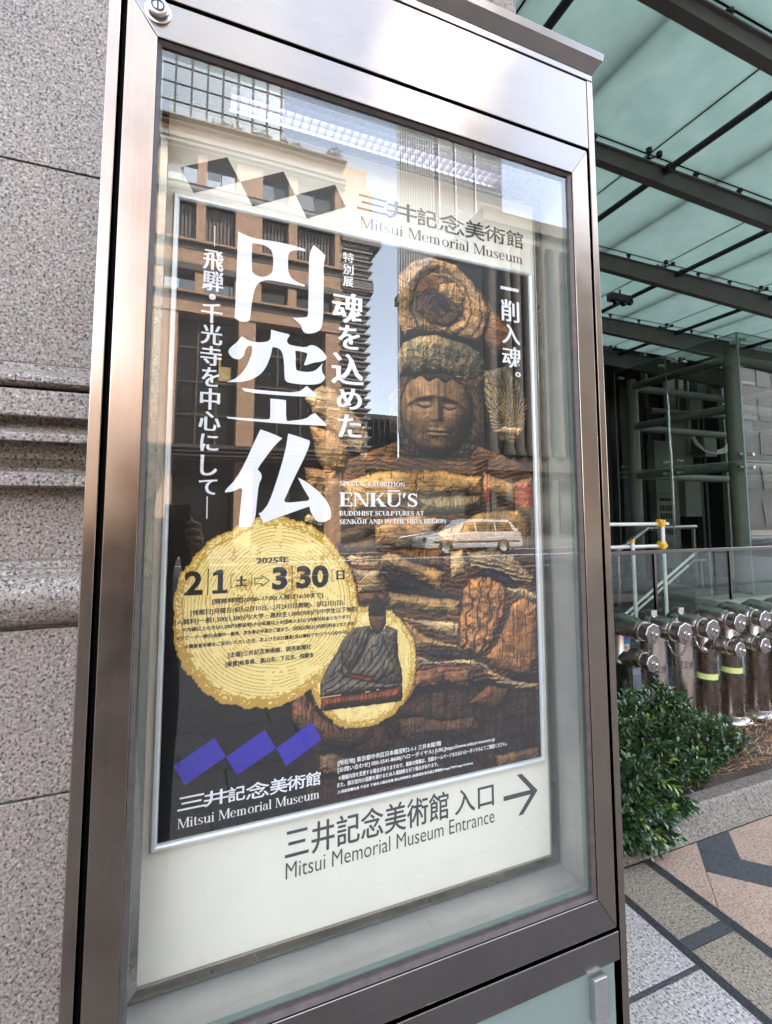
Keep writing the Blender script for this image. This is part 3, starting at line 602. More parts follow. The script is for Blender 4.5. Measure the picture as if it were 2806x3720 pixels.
mb.build('opening_hours_lettering', M['black_ink'], poster, recalc=False)
mb = MB()
for s, x0, x1, zc_, h_ in [('[所在地] 東京都中央区日本橋室町2-1-1 三井本館7階', -75.6, 126.7, -444.6, 10), ('[お問い合わせ] 050-5541-8600(ハローダイヤル) [URL]https://www.mitsui-museum.jp', -75.5, 246.8, -456.2, 9.6),
    ('＊開催内容を変更する場合がありますので、最新の情報は、当館ホームページまたはハローダイヤルにてご確認ください。', -74.2, 274, -469, 8), ('また、展示室内の混雑を避けるため入場制限を行う場合があります。', -76.5, 120, -480.2, 7.6),
    ('上:両面宿儺坐像 千光寺 下:柿本人麻呂坐像 東山神明神社 (画像提供:東京国立博物館 Image:TNM Image Archives)', -76, 194.7, -492, 6)]:
    put_text(mb, s, (x0 + x1) / 2, zc_, x1 - x0, h_, YS, 0.0, 0.24, 0.14)
mb.build('address_lettering', M['white_ink'], poster, recalc=False)
diamonds('museum_emblem', [[(-339.6, -400.4), (-279.7, -368.7), (-262, -400.6), (-322.1, -432.5)], [(-261.6, -401), (-201.1, -368.4), (-182.8, -401), (-244.2, -432.2)], [(-182.2, -401), (-122.4, -368.6), (-104.9, -400.4), (-165.4, -432.3)]], M['violet_ink'], poster, YS)
mb = MB()
for c, cx, cz, w_, h_ in [('三', -311, -459, 40, 19), ('井', -275, -459.5, 36, 22), ('記', -244, -460, 26, 22), ('念', -211, -461, 36, 24), ('美', -177, -461, 28, 24), ('術', -148, -461.5, 31, 22), ('館', -119, -461.5, 25, 22)]:
    put_text(mb, c, cx, cz, w_, h_, YS, 0.0, 0.45, 0.4)
serif_text(mb, DIDONE, 'Mitsui Memorial Museum', -331, -106.5, -494.5, 14.5, YS)
mb.build('museum_name_lettering', M['white_ink'], poster, recalc=False)
# ------------------------------------------------------------------ the printed picture (a generic carved-wood figure and two log slices)
ART = [('brown','curve',[(62,130),(192,130),(262,112),(330,92),(358,66),(359,-345),(-120,-345),(-128,-250),(-70,-140),(-30,-60),(-75,20),(-60,84),(0,108)]),('pale','s',[(-140,193),(-110,219),(-85,212),(-30,155),(-15,122),(-29,93),(-58,106),(-93,139),(-126,164)]),('tan','s',[(-131,142),(-93,137),(-58,108),(-64,67),(-103,58),(-122,89)]),('tan','s',[(-139,66),(-81,63),(-72,32),(-90,17),(-110,6),(-136,33)]),('pale','',[(-141,-19),(-130,-14),(-104,-35),(-110,-38),(-138,-29)]),('dark','s',[(-87,-50),(4,-25),(17,-46),(-39,-65),(-78,-67)]),('dark','s',[(-69,-73),(-8,-57),(17,-69),(4,-80),(-57,-86)]),('pale','',[(-63,-92),(-2,-89),(4,-95),(-51,-101)]),('tan','',[(-54,-101),(1,-99),(4,-115),(-51,-108)]),('pale','s',[(-48,-113),(4,-118),(13,-161),(-39,-158)]),('red','s',[(-42,-157),(16,-161),(20,-184),(-36,-177)]),('tan','spiral',[(45,454),(67,481),(108,506),(145,504),(173,500),(209,476),(241,448),(257,414),(241,370),(221,342),(174,348),(106,348),(63,333),(46,354),(41,411)]),('ochre','v',[(45,454),(77,478),(101,486),(84,442),(73,389),(89,348),(57,332),(46,354),(41,411)]),('brown','spiral',[(100,467),(145,466),(186,438),(189,401),(157,364),(116,365),(83,387),(84,433)]),('ochre','v',[(134,455),(173,462),(194,436),(179,405),(155,420),(131,435)]),('black','',[(124,434),(144,428),(165,397),(151,391),(130,410)]),('brown','s',[(209,476),(241,448),(304,379),(302,333),(264,315),(239,350),(255,414)]),('dark','stripe,80,34',[(48,250),(20,200),(26,140),(60,96),(200,96),(236,140),(240,205),(216,262),(130,268)]),('moss','rad,123,100,14',[(39,294),(54,319),(89,336),(129,345),(185,337),(227,323),(243,297),(230,267),(183,259),(139,272),(122,266),(99,271),(82,257),(56,263),(44,253)]),('moss','rad,305,171,16',[(238,283),(294,299),(331,261),(349,214),(336,161),(312,137),(278,138),(257,165),(238,214)]),('pale','teeth',[(260,159),(290,171),(332,167),(324,150),(279,149)]),('tan','',[(286,139),(320,144),(312,134)]),('dark','stripe,-60,30',[(194,257),(237,274),(236,217),(250,180),(238,139),(206,125),(188,136),(210,181),(209,215)]),('ochre','s',[(-72,37),(-21,59),(36,69),(138,70),(229,60),(232,25),(137,19),(86,19),(17,-5),(-51,-17)]),('tan','s',[(233,70),(294,52),(355,63),(352,-27),(316,-4),(258,22),(228,26)]),('moss','v',[(86,16),(224,23),(227,-10),(137,-17),(89,-17)]),('tan','s',[(-8,-25),(85,-17),(144,-26),(102,-71),(36,-81),(-5,-69)]),('ochre','s',[(227,-10),(316,-7),(347,-50),(346,-96),(244,-87),(136,-81),(122,-53)]),('brown','v',[(36,-81),(136,-84),(139,-126),(88,-112),(42,-96)]),('ochre','s',[(4,-92),(20,-86),(75,-106),(139,-126),(135,-165),(88,-145),(17,-115),(4,-109)]),('pale','s',[(150,-87),(178,-85),(189,-110),(188,-137),(153,-139)]),('pale','curve',[(189,-91),(244,-87),(302,-101),(352,-148),(343,-167),(304,-159),(255,-131),(199,-123)]),('black','',[(4,-115),(88,-146),(138,-165),(169,-179),(173,-191),(135,-177),(29,-162)]),('black','',[(192,-141),(243,-124),(289,-142),(331,-179),(273,-163),(206,-138)]),('ochre','s',[(20,-158),(135,-177),(173,-185),(169,-215),(100,-204),(23,-187)]),('orange','stripe,82,60',[(177,-164),(199,-141),(243,-142),(275,-157),(280,-183),(271,-226),(247,-270),(217,-298),(189,-283),(171,-269),(173,-200)]),('orange','v',[(295,-199),(331,-189),(358,-207),(359,-309),(337,-345),(295,-337),(239,-318),(232,-299),(263,-262)]),('pale','',[(277,-167),(319,-166),(359,-187),(358,-200),(311,-188)]),('pale','s',[(48,-209),(169,-227),(172,-260),(113,-243),(74,-222)]),('tan','s',[(51,-212),(100,-250),(168,-269),(168,-277),(120,-270),(80,-269),(64,-244)]),('black','',[(77,-271),(120,-273),(168,-277),(217,-301),(167,-298),(116,-287)]),('pale','curve',[(73,-279),(116,-293),(175,-294),(224,-307),(253,-332),(306,-356),(359,-363),(358,-375),(305,-372),(249,-349),(217,-315),(133,-300),(76,-300)]),('red','s',[(76,-305),(133,-302),(199,-311),(206,-335),(184,-350),(132,-338),(73,-347),(54,-362),(47,-377),(63,-335)]),('brown','s',[(133,-315),(195,-313),(199,-337),(174,-349),(136,-335)]),('red','v',[(187,-380),(234,-354),(283,-363),(274,-392),(248,-403)]),('brown','v',[(40,-390),(82,-391),(121,-402),(152,-407),(202,-407),(217,-434),(178,-442),(121,-435),(66,-438),(45,-416)]),('tan','s',[(-109,-426),(-80,-427),(-52,-441),(-66,-464),(-94,-461),(-108,-450)]),('red','v',[(-86,-375),(-30,-382),(13,-397),(29,-432),(-7,-439),(-61,-426)]),('tan','s',[(246,-488),(299,-490),(355,-489),(354,-513),(299,-515),(252,-514)]),('brown','s',[(-17,-502),(18,-503),(55,-505),(52,-518),(13,-517)]),('red','v',[(-156,-334),(-136,-320),(-123,-339),(-107,-363),(-72,-388),(-9,-388),(-9,-414),(-45,-428),(-88,-415),(-138,-383),(-156,-358)])]
FIG = [('grey','stripe,60,28',[(16,-226),(38,-231),(40,-276),(47,-305),(47,-333),(16,-329)]),('rust','v',[(16,-329),(48,-330),(48,-351),(16,-354)]),('black2','v',[(-20,-187),(-13,-169),(-6,-160),(6,-170),(15,-189),(16,-200),(12,-202),(-19,-200)]),('brown','',[(-19,-199),(15,-201),(15,-216),(6,-234),(-6,-235),(-16,-216)]),('grey','fold',[(-49,-218),(-17,-216),(-6,-235),(12,-226),(15,-218),(38,-228),(38,-271),(47,-302),(47,-328),(-59,-330),(-108,-330),(-108,-306),(-95,-280),(-79,-257),(-68,-237)]),('grey2','stripe,60,26',[(-46,-221),(-20,-220),(-17,-242),(-40,-279),(-54,-295),(-68,-278),(-73,-252)]),('grey','stripe,50,30',[(-15,-232),(9,-234),(15,-253),(38,-303),(-3,-319),(-57,-300),(-32,-269)]),('rust','s',[(-57,-295),(-9,-308),(-12,-321),(-51,-311)]),('grey','stripe,30,30',[(-105,-307),(-73,-288),(-57,-302),(14,-324),(47,-325),(47,-331),(-59,-331),(-105,-330)]),('rust','v',[(-107,-331),(-59,-331),(-3,-332),(47,-329),(47,-357),(-17,-356),(-59,-355),(-107,-353)])]

def vnoise(x, y, seed=0):
    xi = np.floor(x).astype(np.int64); yi = np.floor(y).astype(np.int64); fx = x - xi; fy = y - yi
    fx = fx * fx * (3 - 2 * fx); fy = fy * fy * (3 - 2 * fy)
    def h(a, b):
        n = (a * 374761393 + b * 668265263 + seed * 974711) & 0x7fffffff
        n = ((n ^ (n >> 13)) * 1274126177) & 0x7fffffff
        return ((n ^ (n >> 16)) & 0xffff) / 65535.0
    return (h(xi, yi) * (1 - fx) + h(xi + 1, yi) * fx) * (1 - fy) + (h(xi, yi + 1) * (1 - fx) + h(xi + 1, yi + 1) * fx) * fy
def fbm(x, y, seed=0, o=4):
    s = 0; a = 0.5
    for k in range(o): s = s + a * vnoise(x * 2 ** k, y * 2 ** k, seed + k * 17); a *= 0.5
    return s / (1 - 0.5 ** o)
def blur(a, r):
    for ax in (0, 1):
        p = np.concatenate([np.repeat(np.take(a, [0], ax), r + 1, ax), a, np.repeat(np.take(a, [-1], ax), r, ax)], ax); c = np.cumsum(p, ax); n = a.shape[ax]
        a = (np.take(c, range(2 * r + 1, 2 * r + 1 + n), ax) - np.take(c, range(0, n), ax)) / (2 * r + 1)
    return a

def make_print():
    st = 1.2
    xs = np.arange(-359.5, 359.5 + st / 2, st); zs = np.arange(510.5, -510.5 - st / 2, -st)
    X, Z = np.meshgrid(xs, zs); Hh, Ww = X.shape
    wx = X + 5 * (fbm(X / 26, Z / 26, 91, 5) - 0.5) + 3 * (fbm(X / 7, Z / 7, 15) - .5); wz = Z + 5 * (fbm(X / 26, Z / 26, 47, 5) - 0.5) + 3 * (fbm(X / 7, Z / 7, 19) - .5)
    grain_v = fbm(X / 2.6, Z / 45, 3); grain_h = fbm(X / 45, Z / 2.6, 5); blot = fbm(X / 22, Z / 22, 9)
    fine = fbm(X / 4, Z / 4, 303, 3)
    PAL = dict(pale=(206, 170, 120), tan=(190, 144, 94), ochre=(204, 154, 94), orange=(190, 128, 76), red=(132, 84, 56), brown=(124, 84, 54), moss=(146, 126, 90),
               face=(128, 92, 62), dark=(84, 62, 46), black=(40, 38, 42), black2=(44, 34, 30), grey=(134, 122, 106), grey2=(116, 102, 88), rust=(166, 82, 48))
    # chisel facets: a jittered cell map, each cell with its own tilt
    gx, gz = X / 20 + 1.0 * (blot - .5), Z / 14 + 0.35 * X / 20; ix, iz = np.floor(gx).astype(int), np.floor(gz).astype(int); best = np.full(X.shape, 9e9); facet = np.zeros(X.shape)
    for dx in (-1, 0, 1):
        for dz in (-1, 0, 1):
            a_, b_ = ix + dx, iz + dz; hh = lambda k: np.modf(np.abs(np.sin(a_ * 12.9898 + b_ * 78.233 + k) * 43758.5453))[0]
            d_ = (a_ + hh(1) - gx) ** 2 + (b_ + hh(2) - gz) ** 2; u_ = d_ < best
            facet = np.where(u_, 5.0 * ((gx - a_ - hh(1)) * (hh(4) - .5) + (gz - b_ - hh(2)) * (hh(5) - .5)), facet); best = np.where(u_, d_, best)
    def inside(p, x, z):
        r = np.zeros(x.shape, bool); n = len(p)
        for i in range(n):
            (x0, z0), (x1, z1) = p[i - 1], p[i]
            if z0 == z1: continue
            r ^= ((z0 > z) != (z1 > z)) & (x < (x1 - x0) * (z - z0) / (z1 - z0) + x0)
        return r
    def paint(items, ALB, HGT, MSK, amp, fac):
        for q, (col, g, p) in enumerate(items):
            a = np.array(p, float); x0, z0 = a.min(0) - 9; x1, z1 = a.max(0) + 9
            i0, i1 = np.searchsorted(-zs, -z1), np.searchsorted(-zs, -z0); j0, j1 = np.searchsorted(xs, x0), np.searchsorted(xs, x1)
            if i1 <= i0 or j1 <= j0: continue
            sl = (slice(i0, i1), slice(j0, j1))
            x, z = X[sl] + (wx[sl] - X[sl]) * amp, Z[sl] + (wz[sl] - Z[sl]) * amp
            msk = inside([tuple(t) for t in a], x, z)
            dist = np.full(x.shape, 1e9)
            for i in range(len(a)):
                p0, p1 = a[i - 1], a[i]; d = p1 - p0; L2 = d @ d
                if L2 == 0: continue
                t = np.clip(((x - p0[0]) * d[0] + (z - p0[1]) * d[1]) / L2, 0, 1)
                dist = np.minimum(dist, np.hypot(x - p0[0] - t * d[0], z - p0[1] - t * d[1]))
            area = abs(sum(a[i - 1][0] * a[i][1] - a[i][0] * a[i - 1][1] for i in range(len(a)))) / 2
            cx, cz = a.mean(0); half = 0.5 * (a[:, 1].max() - a[:, 1].min()) + 1
            w_ = np.clip(0.35 * math.sqrt(area), 2.5, 24); t = np.clip(dist / w_, 0, 1)
            h = w_ * 0.72 * np.sqrt(1 - (1 - t) ** 2) + fac * facet[sl]
            gv = grain_h[sl] if g in ('s', 'curve') else grain_v[sl]; h = h + 1.6 * (gv - .5)
            bl = blot[sl] - .5
            if g.startswith('stripe'):
                _, ang, per = g.split(','); an = R(float(ang)); per = float(per) * 0.40
                s = (x * math.sin(an) - z * math.cos(an)) / per + 1.2 * bl; h = h + per * 0.42 * np.minimum((s - np.floor(s)) * 1.35, 1) - 2
            elif g.startswith('rad'):
                _, ax, az, n = g.split(','); th = np.arctan2(z - float(az), x - float(ax)) / (2 * math.pi) * float(n) * 3.0 + 0.9 * bl; fr = th - np.floor(th); h = h + 6.0 * np.minimum(fr * 1.4, 1)
            elif g == 'teeth':
                s = x / 5.4 + 0.8 * bl + (z - cz) * 0.06; fr = s - np.floor(s); h = h - 4.0 * np.clip((cz - z) / half + 0.5, 0, 1) * (fr < 0.45)
            elif g == 'spiral':
                rr = np.hypot(x - cx - 6, z - cz + 10); th = np.arctan2(z - cz, x - cx); s = rr / 21 - th / (2 * math.pi) + 0.7 * bl; h = h + 8.0 * np.minimum((s - np.floor(s)) * 1.25, 1)
            elif g == 'fold':
                s = np.arctan2(z + 210, x + 40) * 7 + blot[sl]; h = h + 4.0 * np.minimum((s - np.floor(s)) * 1.4, 1)
            elif g == 'curve':
                s = (z - cz) / 10 + np.sin((x - cx) / 60) * 1.6 + blot[sl]; h = h + 3.6 * np.minimum((s - np.floor(s)) * 1.4, 1)
            elif g == 'v':
                s = x / 8 + 2.2 * (fbm(x / 14, z / 70, 61 + q) - .5); h = h + 1.3 * np.minimum((s - np.floor(s)) * 1.6, 1)
            crack = (fbm(x / 4.5, z / 30, 131 + q, 3) < 0.22); h = h - 2.0 * crack
            c = np.array(PAL[col]) / 255.0
            al = (0.80 + 0.42 * (gv - .5) + 0.5 * bl)[..., None] * (c + bl[..., None] * np.array([.10, 0, -.10])) * np.where(crack, .6, 1)[..., None]
            lev = HGT[sl][msk].mean() * 0.6 if msk.any() else 0
            HGT[sl] = np.where(msk, np.maximum(HGT[sl] * .35 + 3, lev + 3) + h, HGT[sl]); ALB[sl] = np.where(msk[..., None], al, ALB[sl]); MSK[sl] |= msk
    def shade(ALB, HGT):
        gy, gx_ = np.gradient(HGT, st); n = np.stack([-gx_, gy, np.full(X.shape, 1.0)], -1); n /= np.linalg.norm(n, axis=-1, keepdims=True)
        L = np.array([-0.38, 0.66, 0.65]); lam = np.clip(n @ L, 0, 1)
        ao = np.clip(1 - 0.055 * np.clip(blur(HGT, 5) - HGT, 0, 30) - 0.028 * np.clip(blur(HGT, 16) - HGT, 0, 40), 0.12, 1)
        sp = np.clip(n @ np.array([-0.2, 0.36, 0.91]), 0, 1) ** 24 * 0.10
        return np.clip(ALB * ((0.14 + 1.02 * lam) * ao)[..., None] + (sp * ao * (0.4 + fine))[..., None] * np.array([1, .92, .8]) * (ALB.mean(-1, keepdims=True) > .1), 0, 1)
    # ---- the large figure
    ALB = np.zeros((Hh, Ww, 3)); ALB[:] = (0.05, 0.045, 0.046); HGT = np.full((Hh, Ww), -14.0) + 2 * fine; MSK = np.zeros((Hh, Ww), bool)
    m = np.clip((X - (-150 + 40 * (fbm(Z / 60, X / 200, 31) - .5))) / 40, 0, 1) * np.clip((110 - Z) / 60, 0, 1)
    ALB += m[..., None] * np.array([0.30, 0.17, 0.11]) * (0.3 + 1.2 * (fbm(X / 8, Z / 60, 77) - .2).clip(0))[..., None]; HGT += m * (8 * fbm(X / 12, Z / 50, 71) + facet)
    paint(ART, ALB, HGT, MSK, 1.5, 1.0)
    # a plain calm face, modelled in relief
    fx, fz = 127.0, 186.0; u, v = (X - fx) / 80, (Z - fz) / 90; r2 = u * u + v * v; fm = (r2 < 1.0) & (v < 0.74 + .05 * np.cos(u * 14))
    G = lambda cu, cv, su, sv: np.exp(-((u - cu) / su) ** 2 - ((v - cv) / sv) ** 2)
    h = 46 * np.sqrt(np.clip(1 - r2, 0, 1)) + 7 * np.exp(-((v - .40 + .35 * u * u) / .08) ** 2) * (np.abs(u) < .85) - 9 * (G(-.36, .18, .24, .10) + G(.36, .18, .24, .10)) + 7 * (G(-.36, .165, .19, .055) + G(.36, .165, .19, .055))
    h -= 4.5 * (np.exp(-((v - .13 - .05 * np.cos(u * 9)) / .014) ** 2) * ((np.abs(np.abs(u) - .36)) < .2)) - 15 * np.exp(-(u / (.07 + .10 * np.clip(.3 - v, 0, .5))) ** 2) * np.clip((.40 - v) / .5, 0, 1) * (v > -.18)
    h += 5 * G(0, -.40, .26, .045) + 5 * G(0, -.50, .20, .045) - 5 * np.exp(-((v + .445 - .02 * u * u) / .014) ** 2) * (np.abs(u) < .30) + 6 * G(0, -.78, .3, .12) + 6 * (G(-.55, -.1, .25, .25) + G(.55, -.1, .25, .25))
    h += .7 * facet + 1.6 * (grain_v - .5); HGT = np.where(fm, 20 + h, HGT)
    ALB = np.where(fm[..., None], (np.array([176, 130, 88]) / 255) * (0.72 + .5 * (grain_v - .5) + .55 * (blot - .5) - .22 * np.clip(-v, 0, 1))[..., None], ALB)
    img = shade(ALB, HGT)
    img *= (0.80 + 0.5 * (fbm(X / 80, Z / 80, 203, 2) - .5))[..., None] * (1 - np.clip((-330 - Z) / 120, 0, 1)[..., None] * 0.35)
    img = np.clip(img * 1.45, 0, 1); img = np.maximum(img, np.array([0.033, 0.029, 0.030]))
    # ---- the two log slices
    G1 = np.array([0.955, 0.86, 0.565]); G2 = np.array([0.755, 0.595, 0.25])
    def slice_(cx, cz, rx_, rz_, seed, oc=(0, 0)):
        th = np.arctan2((Z - cz) / rz_, (X - cx) / rx_); rr = np.hypot((X - cx) / rx_, (Z - cz) / rz_); ct, sn = np.cos(th), np.sin(th)
        wob = 0.07 * (fbm(ct * 2 + 5, sn * 2 + 5, seed) - .5) + 0.045 * (fbm(ct * 9 + 9, sn * 9 + 9, seed + 3) - .5) + 0.028 * (vnoise(ct * 30 + 40, sn * 30 + 40, seed + 5) - .5)
        q = rr / (1 + wob); ins = q < 1
        ri = np.hypot((X - cx - oc[0]) / rx_, (Z - cz - oc[1]) / rz_) + 0.035 * (fbm(ct * 1.6 + 3, sn * 1.6 + 3, seed + 8) - .5) + 0.010 * (fbm(X / 16, Z / 16, seed + 2) - .5)
        s = ri * 30 + 1.6 * (fbm(ri * 9, ct + sn, seed + 4)); fr = s - np.floor(s); brk = fbm(X / 14, Z / 14, seed + 9)
        ink = (fr < 0.23) & (brk > 0.40)
        sp = vnoise(X / 2.0, Z / 2.0, seed + 6) * .6 + vnoise(X / 4.2, Z / 4.2, seed + 7) * .4
        band = np.clip((q - 0.84) / 0.11, 0, 1); lower = 0.75 + 0.4 * (sn < -0.2)
        ink |= sp < (0.10 + 0.54 * band * lower)
        ink |= (q > 0.905) & (q < 0.925) & (fbm(ct * 6, sn * 6, seed + 12) > .35)
        ink |= (q > 0.98)
        ink |= (fbm(X / 40, Z / 40, seed + 10) > 0.60) & (sp < 0.46) & (Z > cz)
        img[ins] = (np.where(ink[..., None], G2, G1) * (1 + 0.05 * (blot - .5))[..., None])[ins]
    slice_(-25, -286, 102, 107, 5)
    slice_(-195, -178, 155, 156.5, 2, (12, 14))
    # ---- the small seated figure on the lower slice
    A2 = np.zeros((Hh, Ww, 3)); H2 = np.zeros((Hh, Ww)); M2 = np.zeros((Hh, Ww), bool); paint(FIG, A2, H2, M2, 0.25, 0.35)
    i2 = shade(A2, H2); img[M2] = (i2 * 0.92)[M2]
    fu, fv = (X + 43) / 11, (Z + 222) / 14; f2 = np.exp(-(fu ** 2 + fv ** 2) * 1.2)
    for du in (-.38, .38): img *= (1 - .55 * np.exp(-((fu - du) / .2) ** 2 - ((fv - .25) / .09) ** 2))[..., None]
    img *= (1 - .5 * np.exp(-(fu / .3) ** 2 - ((fv + .35) / .08) ** 2))[..., None]
    v = np.empty((Hh * Ww, 3)); v[:, 0] = X.ravel() / 1000; v[:, 1] = YP; v[:, 2] = Z.ravel() / 1000 + ZC
    idx = np.arange(Hh * Ww).reshape(Hh, Ww)
    f = np.stack([idx[1:, :-1], idx[1:, 1:], idx[:-1, 1:], idx[:-1, :-1]], -1).reshape(-1, 4)
    me = bpy.data.meshes.new('print')
    me.vertices.add(len(v)); me.vertices.foreach_set('co', v.ravel().astype(np.float32))
    me.loops.add(f.size); me.loops.foreach_set('vertex_index', f.ravel().astype(np.int32))
    me.polygons.add(len(f)); me.polygons.foreach_set('loop_start', (np.arange(len(f)) * 4).astype(np.int32))
    me.update(calc_edges=True)
    ca = me.color_attributes.new('ink', 'FLOAT_COLOR', 'POINT')
    c = np.ones((Hh * Ww, 4), np.float32); s = np.clip(img.reshape(-1, 3), 0, 1)
    c[:, :3] = np.where(s <= 0.04045, s / 12.92, ((s + 0.055) / 1.055) ** 2.4)
    ca.data.foreach_set('color', c.ravel())
    me.materials.append(M['print'])
    o = bpy.data.objects.new('print', me); COL.objects.link(o); o.parent = poster
    return img
PRINT_IMG = make_print()
# ------------------------------------------------------------------ granite wall beside and behind the case
hall = empty('granite_building', (0, 0.3, 0), 'tall grey speckled granite building with a stepped moulding behind the notice case', 'building')
def hb(mb, name, mat, bevel=0, **k): return mb.build(name, mat, hall, bevel=bevel, origin=(0, 0.3, 0), **k)
XL, XR = -9.0, 0.63
def torus_pts(zc, yc, rz_, ry_, n=9, up=True):
    return [(zc + rz_ * math.cos(math.pi * k / n), yc - ry_ * math.sin(math.pi * k / n)) for k in range(n + 1)]
p = [(1.757, 0.300), (1.756, 0.289), (1.745, 0.288)]
p += torus_pts(1.7245, 0.284, 0.0195, 0.021)
p += [(1.7035, 0.262), (1.700, 0.259), (1.653, 0.256), (1.650, 0.258), (1.6495, 0.274), (1.638, 0.278), (1.628, 0.274), (1.620, 0.265), (1.6165, 0.2575), (1.6135, 0.2555), (1.6015, 0.2555), (1.5995, 0.258), (1.599, 0.284), (1.566, 0.285), (1.546, 0.292), (1.5405, 0.292), (1.5395, 0.266), (1.537, 0.2625), (1.512, 0.2625), (1.5085, 0.265), (1.508, 0.287), (1.368, 0.287), (1.364, 0.280), (1.350, 0.279), (1.347, 0.271), (1.3385, 0.270)]
p += torus_pts(1.288, 0.268, 0.049, 0.045, 14)
p += [(1.2365, 0.268), (1.234, 0.262)]
def deeper(y): return y if y < 0.262 else 0.262 + (y - 0.262) * 2.4
p = [(1.4536 + (z - 1.4536) * (deeper(y) + 0.8465) / 1.1465, deeper(y)) for z, y in p]
prof = [(y, z) for z, y in p]; ZT, ZB_, YW = p[0][0], p[-1][0], deeper(0.300)
mb = MB(); n = len(prof)
for a, b in ((XL, -4.3), (-4.296, -1.9), (-1.896, XR)):
    v = [(a, y, z) for y, z in prof] + [(b, y, z) for y, z in prof]
    f = [(i, i + 1, n + i + 1, n + i) for i in range(n - 1)]
    v += [(a, 0.56, prof[0][1]), (a, 0.56, prof[-1][1]), (b, 0.56, prof[0][1]), (b, 0.56, prof[-1][1])]
    m_ = 2 * n
    f += [tuple(range(n)) + (m_ + 1, m_), tuple(range(2 * n - 1, n - 1, -1)) + (m_ + 2, m_ + 3)]
    mb.add(v, f, True)
o = mb.build('moulding', M['granite_wall'], hall, origin=(0, 0.3, 0))
o.data.set_sharp_from_angle(angle=0.5)
mb = MB(); g = 0.0022
zs_ = [ZT, 2.211, 2.90, 3.62, 4.34] + [4.34 + 0.8 * i for i in range(1, 23)]
for i in range(len(zs_) - 1):
    xe = [XL, -6.2, -4.3, -2.45, -1.05 if i % 2 else -1.7, 0.535, XR]
    for j in range(len(xe) - 1): mb.box(xe[j] + g, xe[j + 1] - (g if j < len(xe) - 2 else 0), YW, 0.56, zs_[i] + (g if i else 0.0005), zs_[i + 1] - g)
hb(mb, 'cladding', M['granite_wall'], bevel=0.0015)
mb = MB()
for z0, z1 in ((0.0, 0.30), (0.30, 0.935), (0.935, ZB_)):
    xe = [XL, -4.3, -2.2, XR] if z0 != 0.30 else [XL, -5.1, -3.0, -1.25, XR]
    for j in range(len(xe) - 1): mb.box(xe[j] + g, xe[j + 1] - (g if j < len(xe) - 2 else 0), 0.262, 0.56, z0 + g, z1 - g)
hb(mb, 'plinth_course', M['granite_wall'], bevel=0.0015)
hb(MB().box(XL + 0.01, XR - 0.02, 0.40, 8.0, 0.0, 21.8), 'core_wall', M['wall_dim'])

# ------------------------------------------------------------------ ground
def sheet(name, x0, x1, y0, y1, z, mat, kind='structure'):
    return MB().add([(x0, y0, z), (x1, y0, z), (x1, y1, z), (x0, y1, z)], [(0, 1, 2, 3)]).build(name, mat, kind=kind)
sheet('ground', -150, 200, -150, 150, -0.16, M['asphalt'])
MB().box(-60, 90, -8.0, 30.0, -0.15, -0.012).build('pavement_bed', M['grout'], kind='structure')
MB().box(-60, 90, -60.0, -19.2, -0.15, -0.010).build('far_pavement', M['paving'], kind='structure')
sheet('road', -60, 90, -19.2, -8.0, -0.15, M['asphalt'])
mb = MB()
for y in (-8.45, -18.7): mb.box(-60, 90, y - 0.06, y + 0.06, -0.1495, -0.146)
mb.box(-60, 90, -15.85, -15.70, -0.1495, -0.146)
for i in range(20): mb.box(-40 + 6 * i, -37 + 6 * i, -12.1, -11.98, -0.1495, -0.146)
mb.build('road_markings', M['paint_white'], kind='structure')
MB().box(-60, 90, -8.02, -7.84, -0.15, 0.0).build('road_kerb', M['granite_kerb'], bevel=0.01, kind='structure')
# street paving laid in courses along the front
mb = MB(); rnd = random.Random(3)
y = -0.395; row = 0
while y > -7.8:
    d = 0.285; x = -14 + rnd.uniform(0, 0.6)
    while x < 18:
        l = rnd.choice((0.45, 0.6, 0.75, 0.9)); mb.box(x + 0.003, x + l - 0.003, y - d + 0.003, y - 0.003, -0.011, rnd.uniform(-0.0008, 0.0004)); x += l
    y -= d; row += 1
mb.build('street_paving', M['paving'], kind='structure')
# slabs round the case: pale granite, left of the first drain
mb = MB()
for x0, x1 in ((-14, -10), (-10, -7), (-7, -5.1), (-5.1, -3.2), (-3.2, -1.3), (-1.3, 0.32), (0.32, 1.254)):
    for y0, y1 in ((-0.39, 0.347), (0.363, 0.262 if x1 < 0.7 else 1.6)):
        if y1 - y0 > 0.05: mb.box(x0 + 0.002, x1 - 0.002, y0, y1, -0.011, 0.0)
mb.build('pale_paving', M['granite_grey'], bevel=0.002, kind='structure')
MB().box(0.64, 1.2535, 0.3475, 0.3625, -0.011, -0.0006).build('dark_paving_joint', M['granite_dark'], kind='structure')
mb = MB()
for y0, y1 in ((-0.39, 0.402), (0.45, 0.766)): mb.box(1.2875, 1.5035, y0, y1, -0.011, 0.0)
mb.build('sand_paving', M['granite_sand'], bevel=0.002, kind='structure')
MB().box(1.2875, 1.5035, 0.404, 0.448, -0.011, -0.0004).build('dark_paving_strip', M['granite_dark'], kind='structure')
def drain(label, x0, x1):
    r = empty('slot_drain', ((x0 + x1) / 2, 0.18, 0), label, 'drain')
    mb = MB(); n = 3; w_ = (x1 - x0) / (2 * n + 1)
    for k in range(n + 1): mb.box(x0 + 2 * k * w_, x0 + (2 * k + 1) * w_, -0.39, 0.768, -0.011, 0.0004)
    mb.build('drain_bar', M['granite_dark'], r, origin=(r.location[0], 0.18, 0))
    MB().box(x0 + w_, x1 - w_, -0.389, 0.767, -0.0115, -0.009).build('drain_channel', M['dark_gap'], r, origin=(r.location[0], 0.18, 0))
drain('narrow black slotted drain strip between the pale slabs and the sand-coloured slabs', 1.2555, 1.2865)
